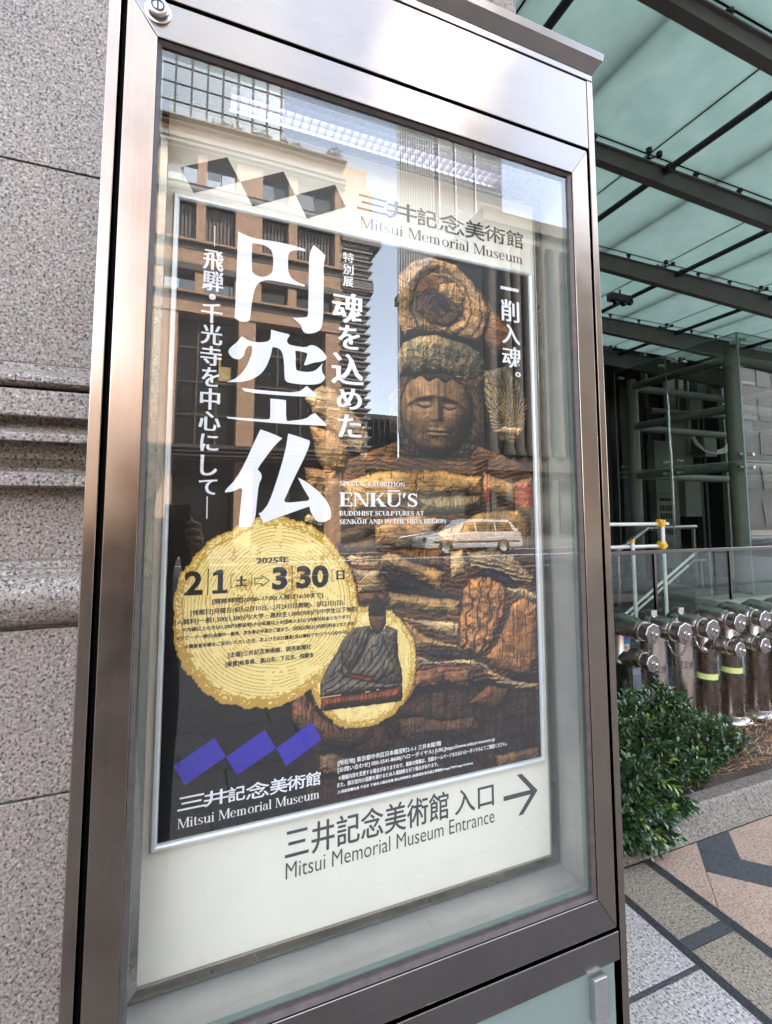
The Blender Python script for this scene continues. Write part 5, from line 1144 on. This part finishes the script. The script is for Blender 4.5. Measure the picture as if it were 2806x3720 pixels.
# glass balustrade with a flat steel hand rail
bal = empty('glass_balustrade', (3.5, 2.9, 0), 'glass balustrade with a flat brown-grey top rail guarding the stairwell', 'balustrade')
BO = (3.5, 2.9, 0)
MB().box(0.7, 9.4, 2.872, 2.93, 1.043, 1.083).build('top_rail', M['steel_h'], bal, origin=BO, bevel=.004)
for x in (1.95, 3.10, 4.272): MB().box(x - .013, x + .013, 2.885, 2.915, 0.02, 1.043).build('post', M['steel_v'], bal, origin=BO)
for x in (5.455, 6.6, 7.8): MB().box(x - .013, x + .013, 2.885, 2.915, 0.499, 1.043).build('post', M['steel_v'], bal, origin=BO)
for a, b, z in ((0.75, 1.93, .06), (1.97, 3.08, .06), (3.12, 4.255, .06), (4.29, 5.19, .06), (5.21, 5.44, .51), (5.47, 6.58, .51), (6.62, 7.78, .51), (7.82, 9.35, .51)): MB().box(a, b, 2.896, 2.904, z, 1.042).build('glass_pane', M['rail_glass'], bal, origin=BO)

def stairrail(label, pts, y, r, mat, posts=()):
    q = empty('stair_handrail', (pts[0][0], y, pts[0][1]), label, 'handrail'); o_ = (pts[0][0], y, pts[0][1])
    MB().tube([(x, y, z) for x, z in pts], r, 10).build('rail_tube', mat, q, origin=o_)
    for x, z0, z1 in posts: MB().tube([(x, y, z0), (x, y, z1)], r * .8, 8).build('rail_post', mat, q, origin=o_)
stairrail('bright steel stair handrail, the upper of the two slanting lines behind the balustrade', [(4.2, -0.04), (4.707, 0.229), (6.108, 0.985), (6.40, 0.985)], 3.7, .017, M['white_tube'], ((4.30, -.6, .0), (6.30, .3, .985)))
stairrail('bright steel stair handrail, the lower of the two slanting lines with a level end', [(4.3, -0.13), (4.875, 0.173), (6.107, 0.835), (6.331, 0.835)], 3.78, .015, M['white_tube'], ((4.45, -.7, -.05), (6.25, .2, .835)))
stairrail('brown-grey stair handrail slanting across the back of the stairwell', [(4.583, 0.571), (5.881, 1.255), (6.9, 1.27)], 4.3, .035, M['steel_r'], ((6.85, .05, 1.27), (5.3, .1, .94), (6.1, .1, 1.26)))
scf = empty('scaffold_barrier', (4.4, 3.3, 0), 'white scaffold-tube barrier with yellow clamps standing behind the balustrade', 'barrier'); SCO = (4.4, 3.3, 0)
for z in (1.344, 1.088): MB().tube([(2.0, 3.3, z), (5.02 if z > 1.2 else 4.98, 3.3, z)], .021, 10).build('tube', M['white_tube'], scf, origin=SCO)
for x, z1 in ((4.875, 1.37), (4.39, 1.15), (3.2, 1.37)): MB().tube([(x, 3.255, -0.05 if x < 4.8 else 0.05), (x, 3.255, z1)], .021, 10).build('upright', M['white_tube'], scf, origin=SCO)
for x, z in ((4.875, 1.344), (4.875, 1.088)):
    mb = MB().lathe([(.030, -.045), (.034, -.04), (.034, .04), (.030, .045)], (x, 3.3, z), (1, 0, 0), 12).lathe([(.030, -.03), (.032, .03)], (x, 3.255, z), (0, 0, 1), 12).box(x - .05, x - .012, 3.24, 3.30, z + .012, z + .055).box(x + .012, x + .04, 3.24, 3.30, z - .01, z + .05)
    mb.build('clamp', M['yellow'], scf, bevel=.005, origin=SCO)
MB().lathe([(.024, -.012), (.026, .0), (.022, .018), (.0001, .022)], (4.39, 3.255, 1.15), (0, 0, 1), 12).build('end_cap', M['yellow'], scf, origin=SCO)
# stair flight and low stone ledges seen through the balustrade
stair = empty('stair_flight', (5.2, 3.9, 0), 'grey stone stair flight sunk behind the glass balustrade', 'stair')
mb = MB()
for i in range(9): mb.box(3.3 + .30 * i, 3.6 + .30 * i, 3.5, 4.6, -1.5, -0.85 + .17 * i)
mb.build('step', M['wall_dim'], stair, origin=(5.2, 3.9, 0), recalc=False)
ledge = empty('stone_ledge', (3.8, 4.9, 0), 'pale stepped stone ledge dimly seen behind the stairwell', 'ledge')
mb = MB()
for i in range(4): mb.box(1.0, 6.6, 4.75 + .12 * i, 5.6, 0.1 + .2 * i, 0.28 + .2 * i)
mb.build('ledge_course', M['wall_dim'], ledge, origin=(3.8, 4.9, 0), recalc=False)

# the dim museum entrance front behind everything
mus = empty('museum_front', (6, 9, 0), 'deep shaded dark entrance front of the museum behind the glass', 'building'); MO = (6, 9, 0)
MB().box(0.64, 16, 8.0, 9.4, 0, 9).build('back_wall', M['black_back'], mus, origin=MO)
MB().box(11.0, 11.6, 3.4, 8.0, 0, 9).build('added_flank_wall', M['black_back'], mus, origin=MO)  # side closure added to keep the space under the canopy dark
MB().box(0.66, 60.0, 5.3, 9.0, 4.6, 22).build('street_shade_wall', M['wall_dim'], mus, origin=MO)  # unseen wall, made long and high to shade the street
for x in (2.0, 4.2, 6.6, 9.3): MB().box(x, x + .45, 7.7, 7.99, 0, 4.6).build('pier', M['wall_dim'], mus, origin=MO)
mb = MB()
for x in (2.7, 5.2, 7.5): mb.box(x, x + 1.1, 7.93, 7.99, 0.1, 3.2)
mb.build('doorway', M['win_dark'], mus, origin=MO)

# ------------------------------------------------------------------ across the street (seen mirrored in the case)
tan = empty('tan_building', (3, -23, 0), 'tan stone building with dark window bands and shrubs on its terrace, mirrored in the glass', 'building'); TO = (3, -23, 0)
def tb(mb, name, mat, **k): return mb.build(name, mat, tan, origin=TO, recalc=False, **k)
FX0, FX1 = -3.05, 7.05
mb = MB()
mb.box(FX0, FX1, -30, -23.9, 0, 20.4)
tb(mb, 'core', M['brown_trim'])
mb = MB()
for x0, x1 in ((FX0, -1.52), (-0.18, 0.24), (1.61, 2.87), (4.19, 4.63), (6.64, 7.05)): mb.box(x0, x1, -23.9, -23.0, 10.8, 18.8)
for x0, x1 in ((FX0, -0.86), (1.85, 2.65), (6.20, 7.05)): mb.box(x0, x1, -23.9, -23.02, 0.0, 10.8)
tb(mb, 'pier', M['tan_stone'])
mb = MB()
for z0, z1 in ((19.40, 19.97), (13.2, 13.87), (10.85, 11.4)): mb.box(FX0, 7.06, -23.9, -22.95, z0, z1)
for z in (19.95, 17.0, 14.3, 11.8): mb.box(FX0, 7.1, -23.9, -22.72, z - .10, z)
for z in (19.7, 13.5): 
    for x in range(-2, 7): pass
mb.box(FX0, 6.66, -24.6, -24.1, 20.0, 21.05)
mb.box(6.60, 8.49, -24.4, -23.3, 18.2, 20.36).box(7.06, 8.76, -24.4, -23.1, 18.1, 19.2)
tb(mb, 'stone_band', M['tan_stone'])
mb = MB()
for z0, z1, d in ((18.95, 19.38, .22), (18.72, 18.93, .12), (16.45, 16.72, .10), (16.74, 16.98, .26), (20.0, 20.06, .5)): mb.box(FX0, 7.15, -23.9, -22.98 + d, z0, z1)
for z in (19.1, 18.85, 16.62): mb.box(FX0, 7.16, -23.9, -22.68, z, z + .05)
tb(mb, 'grey_moulding', M['grey_trim'])
mb = MB()
for z0, z1 in ((20.06, 20.34), (13.88, 14.2), (12.88, 13.19), (11.4, 11.7)): mb.box(FX0, 7.06, -23.9, -22.92, z0, z1)
mb.box(FX0, 7.06, -23.9, -22.7, 3.98, 4.67)
for z in (4.1, 4.28, 4.46): mb.box(FX0, 7.3, -22.7, -22.3, z, z + .06)
tb(mb, 'dark_band', M['brown_trim'])
for x0, x1, m_ in ((-1.52, -0.18, 'win_bright'), (0.24, 1.61, 'win_bright'), (2.87, 4.19, 'win_dark'), (4.63, 6.64, 'win_dark')):
    w_ = tb(MB().box(x0 + .01, x1 - .01, -23.6, -23.52, 17.02, 18.7), 'window', M[m_])
    MB().box(x0 + .01, x1 - .01, -23.52, -23.48, 18.52, 18.7).box((x0 + x1) / 2 - .03, (x0 + x1) / 2 + .03, -23.52, -23.47, 17.02, 18.52).build('window_frame', M['brown_trim'], w_, origin=TO, recalc=False)
    MB().box(x0 + .05, (x0 + x1) / 2 - .05, -23.515, -23.50, 17.9 if x0 < 2 else 17.5, 18.5).build('blind', M['win_mid'], w_, origin=TO, recalc=False)
for x0, x1 in ((-1.52, -0.18), (0.24, 1.61), (2.87, 4.19), (4.63, 6.64)):
    mb = MB(); n = int((x1 - x0) / .17)
    for i in range(n): mb.box(x0 + i * .17, x0 + i * .17 + .11, -23.6, -23.42, 14.3, 16.32)
    mb.box(x0, x1, -23.62, -23.58, 14.3, 16.4); tb(mb, 'shutter', M['fluted'])
for x0, x1, m_ in ((-1.5, -0.86, 'win_bright'), (-0.84, 1.4, 'win_mid'), (1.45, 1.83, 'win_mid'), (2.87, 4.19, 'win_dark'), (4.63, 6.6, 'win_dark')):
    tb(MB().box(x0, x1, -23.6, -23.5, 11.82, 12.86), 'window', M[m_])
for x0, x1 in ((-0.86, 1.85), (2.65, 6.20)):
    w_ = tb(MB().box(x0, x1, -23.75, -23.7, 4.67, 10.8), 'shop_window', M['win_dark'])
    mb = MB()
    for x in np.linspace(x0, x1, 4): mb.box(x - .05, x + .05, -23.7, -23.6, 4.67, 10.8)
    for z in (6.2, 7.77, 9.4): mb.box(x0, x1, -23.69, -23.61, z - .05, z + .05)
    o = mb.build('mullion', M['brown_trim'], w_, origin=TO, recalc=False)
tb(MB().box(1.1, 1.85, -23.66, -23.58, 8.6, 10.6), 'bright_pane', M['win_mid'])
tb(MB().box(0.9, 1.6, -23.68, -23.6, 7.9, 9.3), 'gold_screen', plain('gold_screen', (0.42, 0.30, 0.12), 0.6, 0.2, 0.4, 14))
tb(MB().box(FX0, 7.05, -23.9, -23.5, 0.1, 3.98), 'shop_front', M['win_dark'])
mb = MB()
for x in (-2.4, -0.9, 1.85, 2.65, 4.4, 6.2): mb.box(x - .08, x + .08, -23.5, -23.3, 0, 3.98)
tb(mb, 'shop_pier', M['brown_trim'])
# stepped stack of fins at the building's end
mb = MB(); z = 4.7
while z < 16.0:
    d = 0.0 if z < 13.4 else 0.12
    mb.box(7.0, 8.45 + d, -24.6, -22.98, z, z + .22).box(7.0, 8.62 + d, -24.6, -22.85, z + .22, z + .30); z += .50
tb(mb, 'stacked_fin', M['grey_trim'])
tb(MB().box(7.05, 8.35, -25.5, -23.2, 0, 16.2), 'fin_core', M['brown_trim'])
tb(MB().box(7.0, 9.2, -24.6, -22.8, 15.9, 16.6), 'cornice', M['brown_trim']); tb(MB().box(7.0, 8.8, -24.6, -22.9, 13.3, 13.9), 'cornice', M['brown_trim'])
tb(MB().box(7.0, 8.6, -24.6, -23.0, 16.6, 18.2), 'fluted_end', M['tan_stone'])
mb = MB().box(-2.2, 4.3, -29, -25.6, 21.1, 33); tb(mb, 'upper_storey', M['curtain'])
mb = MB()
for i in range(9): mb.box(-2.28 + .8 * i, -2.18 + .8 * i, -25.6, -25.48, 21.1, 33)
for i in range(12): mb.box(-2.2, 4.3, -25.58, -25.56, 21.12 + 1.05 * i, 21.17 + 1.05 * i)
tb(mb, 'curtain_grid', M['paint_dark'])
tb(MB().box(4.3, 6.6, -27, -25.9, 21.0, 21.9), 'roof_rail', M['grey_trim'])
def terrace_shrub(label, x0, x1, z0, z1, seed, parent=None, y=-23.6):
    rnd = random.Random(seed); r = empty('terrace_shrub', ((x0 + x1) / 2, y, z0), label, 'shrub'); v = []; f = []; c = []
    st = MB()
    for k in range(6):
        bx = rnd.uniform(-.35, .35) * (x1 - x0); st.tube([(bx, 0, 0), (bx + rnd.uniform(-.2, .2), 0, (z1 - z0) * .5), (bx + rnd.uniform(-.3, .3), rnd.uniform(-.1, .1), (z1 - z0) * .9)], [.03, .02, .008], 5, False)
    for i in range(520):
        a = rnd.uniform(-.5, .5) * (x1 - x0); h_ = (z1 - z0) * (rnd.random() ** .8) * (1 - .5 * abs(2 * a / (x1 - x0)) ** 2 * rnd.random()); p = Vector((a, rnd.uniform(-.3, .3), h_)); s = rnd.uniform(.035, .075)
        d = Vector((rnd.gauss(0, 1), rnd.gauss(0, 1), rnd.gauss(0, 1))).normalized(); e1 = d.orthogonal().normalized() * s; e2 = d.cross(e1).normalized() * s * .6; b = len(v)
        v += [tuple(p - e1), tuple(p + e2), tuple(p + e1), tuple(p - e2)]; f.append((b, b + 1, b + 2, b + 3)); k = rnd.uniform(.6, 1.3); c += [(.06 * k, .09 * k, .035 * k)] * 4
    ink_mesh('foliage', v, f, c, M['leaf'], r); st.build('stems', M['twig'], r, recalc=False)
for i, (x0, x1, z0, z1, lb) in enumerate(((0.35, 1.95, 20.34, 21.1, 'wide airy shrub on the tan terrace, leftmost in the mirrored facade'), (2.35, 3.35, 20.34, 21.15, 'dense shrub on the tan terrace next to the widest airy one in the mirrored facade'), (3.75, 4.2, 20.34, 21.0, 'small thin shrub on the tan terrace between two bigger ones in the mirrored facade'), (4.35, 4.95, 20.34, 21.0, 'twiggy shrub on the mirrored tan terrace near its corner'), (6.3, 7.2, 20.36, 21.3, 'shrub at the very corner of the mirrored tan terrace, dark against the sky'))):
    terrace_shrub(lb, x0, x1, z0, z1, 40 + i)
low = empty('low_building', (-10, -25, 0), 'low tan block standing left of the tall tan facade across the street', 'building')
MB().box(-18, -4.9, -34, -23.2, 0, 8.5).build('wall', M['tan_stone'], low, origin=(-10, -25, 0))
for i in range(6): MB().box(-16.5 + 2 * i, -15.3 + 2 * i, -23.25, -23.15, 4.4, 6.8).build('window', M['win_dark'], low, origin=(-10, -25, 0))
for i in range(6): MB().box(-16.5 + 2 * i, -15.1 + 2 * i, -23.25, -23.15, 0.3, 3.2).build('window', M['win_dark'], low, origin=(-10, -25, 0))
tow = empty('fin_tower', (26, -48, 0), 'tall dark tower with white upright fins at its edge, mirrored in the glass', 'tower'); WO = (26, -48, 0)
MB().extrude([(20.3, -45.3), (34, -45.3), (40, -62), (28.5, -62)], lambda u, v, t: (u, v, t), 0, 95).build('tower_wall', M['win_dark'], tow, origin=WO)
mb = MB()
for i in range(15): mb.box(20.2 + .30 * i, 20.30 + .30 * i, -45.3, -44.95, 10, 95)
for x in (25.2, 27.4, 30.1): mb.box(x, x + .14, -45.3, -45.0, 5, 94)
mb.build('white_fin', plain('white_fin', (0.34, 0.34, 0.335), 0.5), tow, origin=WO, recalc=False)
MB().box(25, 33.9, -45.32, -45.2, 14, 94).build('grey_glazing', M['win_mid'] if False else plain('slate_glazing', (0.045, 0.05, 0.055), 0.15, 0, 0.1, .3), tow, origin=WO)
mb = MB()
for i in range(54): mb.box(20.35, 34, -45.28, -45.18, 2 + 1.7 * i, 2.2 + 1.7 * i)
mb.build('floor_line', M['grey_trim'], tow, origin=WO, recalc=False)
far = empty('far_office', (18.4, -47, 0), 'small dark office block far between the mirrored towers', 'building')
MB().box(16.6, 20.0, -56, -45, 0, 11.7).build('wall', M['car_dark'], far, origin=(18.4, -47, 0))
mb = MB()
for i in range(5): mb.box(16.7 + .65 * i, 17.2 + .65 * i, -45.06, -44.96, 1, 11.2)
mb.build('window_strip', M['win_mid'], far, origin=(18.4, -47, 0), recalc=False)
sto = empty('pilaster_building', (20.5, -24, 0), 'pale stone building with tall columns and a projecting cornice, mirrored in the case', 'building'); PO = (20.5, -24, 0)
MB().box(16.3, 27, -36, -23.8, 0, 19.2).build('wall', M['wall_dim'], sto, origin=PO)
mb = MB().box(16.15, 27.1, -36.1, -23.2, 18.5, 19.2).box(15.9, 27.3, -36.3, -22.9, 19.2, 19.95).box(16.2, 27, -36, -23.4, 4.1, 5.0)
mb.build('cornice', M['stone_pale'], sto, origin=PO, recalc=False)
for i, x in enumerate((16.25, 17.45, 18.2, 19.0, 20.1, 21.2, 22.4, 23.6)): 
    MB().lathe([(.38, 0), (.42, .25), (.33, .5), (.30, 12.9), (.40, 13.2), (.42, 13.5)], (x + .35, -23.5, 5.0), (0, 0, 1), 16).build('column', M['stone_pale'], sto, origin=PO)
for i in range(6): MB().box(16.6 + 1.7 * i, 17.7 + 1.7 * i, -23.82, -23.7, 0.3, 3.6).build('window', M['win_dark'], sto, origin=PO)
blk = empty('street_end_block', (12.3, -40, 0), 'dim block closing the gap between the tan facade and the towers', 'building')
MB().box(9.5, 16.2, -64, -52, 0, 7.0).build('wall', M['wall_dim'], blk, origin=(12.3, -40, 0))
MB().box(8.9, 15.8, -28, -25.0, 0, 3.9).build('shop', M['win_dark'], blk, origin=(12.3, -40, 0))
MB().box(8.9, 15.8, -25.0, -24.0, 3.9, 4.6).build('awning', M['brown_trim'], blk, origin=(12.3, -40, 0))
for lb, x, z0, z1, w_ in (('slim red upright banner hanging by the awning across the street', 15.5, 2.2, 3.7, .35), ('broad red cloth panel hanging on the pilaster building', 17.6, 2.0, 3.4, 1.2)):
    b = empty('banner', (x, -22.8, z1), lb, 'banner')
    MB().box(0, w_, -.012, .012, z0 - z1, 0).build('cloth', M['red'], b); MB().tube([(-.03, 0, .02), (w_ + .03, 0, .02)], .02, 8).build('banner_rod', M['paint_dark'], b); MB().tube([(w_ / 2, 0, .02), (w_ / 2, -.9, .02)], .015, 8).build('banner_arm', M['paint_dark'], b)

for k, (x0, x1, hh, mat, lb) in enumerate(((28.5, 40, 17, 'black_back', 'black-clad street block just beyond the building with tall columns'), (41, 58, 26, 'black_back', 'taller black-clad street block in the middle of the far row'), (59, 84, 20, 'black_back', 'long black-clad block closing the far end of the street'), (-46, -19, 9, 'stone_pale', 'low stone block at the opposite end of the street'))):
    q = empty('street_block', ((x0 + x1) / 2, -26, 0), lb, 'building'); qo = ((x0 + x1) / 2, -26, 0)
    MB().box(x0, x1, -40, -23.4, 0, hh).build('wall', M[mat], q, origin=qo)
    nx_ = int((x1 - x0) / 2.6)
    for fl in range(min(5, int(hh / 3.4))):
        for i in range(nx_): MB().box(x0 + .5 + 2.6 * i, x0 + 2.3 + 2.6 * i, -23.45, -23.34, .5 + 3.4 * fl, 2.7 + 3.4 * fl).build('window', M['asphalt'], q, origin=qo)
def car(label, x, y, paint, wagon=True):
    r = empty('parked_car', (x, y, -0.15), label, 'car')
    prof = [(-2.28, .28), (-2.30, .55), (-2.20, .70), (-1.05, .86), (-.35, .90), (1.9, .92), (2.22, .88), (2.28, .55), (2.25, .28)]
    b = MB().extrude(prof, lambda u, v, t: (u, t, v), -.82, .82); b.build('body', paint, r, bevel=.06)
    roof = [(-1.05, .86), (-.30, 1.36), (.1, 1.42), (1.75, 1.40), (2.18, .92)] if wagon else [(-1.05, .86), (-.30, 1.36), (.2, 1.40), (1.0, 1.34), (1.75, .90)]
    n = len(roof); v = [(u, -.80 + .16 * (w_ - .86) / .5, w_) for u, w_ in roof] + [(u, .80 - .16 * (w_ - .86) / .5, w_) for u, w_ in roof]
    MB().add(v, [tuple(range(n)), tuple(range(2 * n - 1, n - 1, -1))] + [(i, n + i, n + (i + 1) % n, (i + 1) % n) for i in range(n)]).build('cabin', paint, r, bevel=.03)
    for s in (-1, 1):
        for x0, x1, sl in ((-.82, -.02, .42), (.06, .95, 0), (1.03, 1.88, -.18)):
            z0, z1 = .93, 1.31; yy = lambda z: s * (.805 - .16 * (z - .86) / .5 + .004)
            q = [(x0, yy(z0), z0), (x1, yy(z0), z0), (x1 + min(sl, 0), yy(z1), z1), (x0 + max(sl, 0), yy(z1), z1)]
            MB().add(q + [(a, b_ - s * .01, c_) for a, b_, c_ in q], [(0, 1, 2, 3), (7, 6, 5, 4), (0, 4, 5, 1), (1, 5, 6, 2), (2, 6, 7, 3), (3, 7, 4, 0)]).build('window', M['win_dark'], r)
        MB().box(-2.315, -2.25, s * .72 - .12, s * .72 + .08, .58, .70).build('headlight', M['win_bright'], r, bevel=.01)
        MB().box(2.22, 2.285, s * .72 - .06, s * .72 + .06, .62, .88).build('tail_light', M['red'], r, bevel=.01)
        MB().box(-1.9, 2.1, s * .822, s * .832, .50, .56).build('side_strip', M['rubber'], r)
        for wx in (-1.42, 1.32):
            w_ = MB().lathe([(.20, -.09), (.30, -.09), (.315, -.06), (.315, .06), (.30, .09), (.20, .09)], (wx, s * .75, .315), (0, 1, 0), 22).build('wheel', M['rubber'], r)
            MB().lathe([(.0001, .086), (.17, .08), (.20, .092)] if s > 0 else [(.0001, -.086), (.17, -.08), (.20, -.092)], (wx, s * .75, .315), (0, 1, 0), 18).build('rim', M['steel_r'], w_)
    MB().box(-2.33, -2.26, -.80, .80, .30, .46).build('bumper', paint, r, bevel=.02); MB().box(2.24, 2.33, -.80, .80, .30, .48).build('bumper', paint, r, bevel=.02)
    return r
car('white estate car on the street, mirrored low at the right of the poster', 10.7, -17.15, M['car_white'])
car('dark grey saloon on the far lane just behind the white estate car', 10.0, -18.35, M['car_dark'], False)

# ------------------------------------------------------------------ the photographer, mirrored dimly in the glass
def skin(name, verts, edges, rad, mat, root=0, sub=2, parent=None):
    me = bpy.data.meshes.new(name); me.from_pydata(verts, edges, []); o = bpy.data.objects.new(name, me); COL.objects.link(o)
    o.modifiers.new('skin', 'SKIN'); 
    if not me.skin_vertices: pass
    for i, r in enumerate(rad): me.skin_vertices[0].data[i].radius = (r, r) if not isinstance(r, tuple) else r
    me.skin_vertices[0].data[root].use_root = True
    s = o.modifiers.new('sub', 'SUBSURF'); s.levels = sub; s.render_levels = sub
    dg = bpy.context.evaluated_depsgraph_get(); dg.update(); m2 = bpy.data.meshes.new_from_object(o.evaluated_get(dg)); m2.name = name
    bpy.data.objects.remove(o); m2.materials.clear(); m2.materials.append(mat); m2.polygons.foreach_set('use_smooth', [True] * len(m2.polygons))
    q = bpy.data.objects.new(name, m2); COL.objects.link(q)
    if parent: q.parent = parent
    return q
PX_, PY_ = -0.50, -1.42
per = empty('person', (PX_, PY_, 0), 'person in a dark coat holding up a phone, mirrored left of the poster', 'person')
hands = {-1: (-0.405 - PX_, -0.885 - PY_, 1.385), 1: (-0.302 - PX_, -0.885 - PY_, 1.385)}
V = [(0, 0, .92), (0, .01, 1.08), (0, .01, 1.24), (0, 0, 1.36), (0, .01, 1.44), (0, .03, 1.53), (0, .045, 1.60)]
E_ = [(0, 1), (1, 2), (2, 3), (3, 4), (4, 5), (5, 6)]; RR = [(.165, .115), (.15, .105), (.165, .12), (.15, .10), (.055, .055), (.075, .09), (.07, .085)]
for s in (-1, 1):
    b = len(V); V += [(s * .19, 0, 1.36), (s * .24, .10, 1.14), (hands[s][0] + s * .01, hands[s][1] - .07, hands[s][2] - .06)]
    E_ += [(3, b), (b, b + 1), (b + 1, b + 2)]; RR += [.062, .048, .032]
    b = len(V); V += [(s * .095, 0, .86), (s * .10, .015, .48), (s * .105, 0, .09), (s * .115, .11, .045)]
    E_ += [(0, b), (b, b + 1), (b + 1, b + 2), (b + 2, b + 3)]; RR += [.095, .062, .045, .038]
body = skin('body', V, E_, RR, M['cloth'], 0, 2, per)
hm = bmesh.new(); bmesh.ops.create_uvsphere(hm, u_segments=28, v_segments=20, radius=1)
for q in hm.verts:
    x, y, z = q.co
    w_ = .074 * (1 - .16 * max(0, -z)); q.co = Vector((x * w_, y * .094 + (.012 if z < -.4 and y > 0 else 0), z * .118))
    nose = math.exp(-((q.co.x / .013) ** 2 + ((q.co.z + .018) / .020) ** 2)) if y > 0 else 0; q.co.y += .020 * nose
    for s in (-1, 1):
        if y > 0: q.co.y -= .008 * math.exp(-(((q.co.x - s * .03) / .014) ** 2 + ((q.co.z - .008) / .011) ** 2))
    if y > 0: q.co.y += .006 * math.exp(-((q.co.x / .024) ** 2 + ((q.co.z + .058) / .008) ** 2))
me = bpy.data.meshes.new('head'); hm.to_mesh(me); hm.free(); me.polygons.foreach_set('use_smooth', [True] * len(me.polygons)); me.materials.append(M['skin'])
head = bpy.data.objects.new('head', me); COL.objects.link(head); head.parent = per; head.location = (0, .05, 1.60)
for s in (-1, 1):
    MB().lathe([(.0001, .006), (.009, .003), (.011, 0)], (s * .03, .082, .008), (0, 1, 0), 12).build('eye', M['lens'], head)
    MB().lathe([(.0001, .012), (.016, .008), (.020, 0), (.010, -.006)], (s * .074, .0, -.01), (s, .2, 0), 12).build('ear', M['skin'], head)
hm = bmesh.new(); bmesh.ops.create_uvsphere(hm, u_segments=28, v_segments=20, radius=1)
bmesh.ops.delete(hm, geom=[q for q in hm.verts if (q.co.y > .35 and q.co.z < .42) or q.co.z < -.75], context='VERTS')
for q in hm.verts: q.co = Vector((q.co.x * .083, q.co.y * .103 - .004, q.co.z * .126 + .004))
me = bpy.data.meshes.new('hair'); hm.to_mesh(me); hm.free(); me.polygons.foreach_set('use_smooth', [True] * len(me.polygons)); me.materials.append(M['hair'])
hr = bpy.data.objects.new('hair', me); COL.objects.link(hr); hr.parent = per; hr.location = (0, .05, 1.605)
for s in (-1, 1):
    hx, hy, hz = hands[s]
    V = [(hx + s * .012, hy - .075, hz - .065), (hx + s * .006, hy - .03, hz - .02), (hx + s * .004, hy - .005, hz + .012)]; E_ = [(0, 1), (1, 2)]; RR = [.026, (.020, .030), (.014, .030)]
    for k in range(4):
        b = len(V); zz = hz + .036 - .021 * k; l = (.9, 1.0, .95, .75)[k]
        V += [(hx + s * .010, hy + .006, zz), (hx + s * .007, hy + .030 * l, zz + .006), (hx - s * .010 * l, hy + .046 * l, zz + .009), (hx - s * .030 * l, hy + .047 * l, zz + .010)]
        E_ += [(2, b), (b, b + 1), (b + 1, b + 2), (b + 2, b + 3)]; RR += [.0092, .0088, .0082, .0070]
    b = len(V); V += [(hx - s * .004, hy - .012, hz + .03), (hx - s * .016, hy - .002, hz + .055), (hx - s * .026, hy + .004, hz + .070)]; E_ += [(1, b), (b, b + 1), (b + 1, b + 2)]; RR += [.011, .0095, .008]
    skin('hand', V, E_, RR, M['skin'], 1, 1, per)
ph = empty('smartphone', (-0.3515, -0.8555, 1.41), 'black smartphone held upright in both hands by the mirrored person', 'phone')
MB().box(-.0355, .0355, -.004, .004, -.075, .075).build('phone_body', M['lens'], ph, bevel=.003)
for dx, dz in ((.0145, .0435), (-.012, .058), (-.012, .034)):
    MB().lathe([(.009, .0035), (.009, .0065), (.0075, .0072), (.0001, .0068)], (dx, 0, dz), (0, 1, 0), 18).build('phone_lens', M['chrome'] if dx < 0 else M['lens'], ph)
MB().box(-.033, .033, -.0046, -.0041, -.07, .07).build('phone_screen', M['lens'], ph)
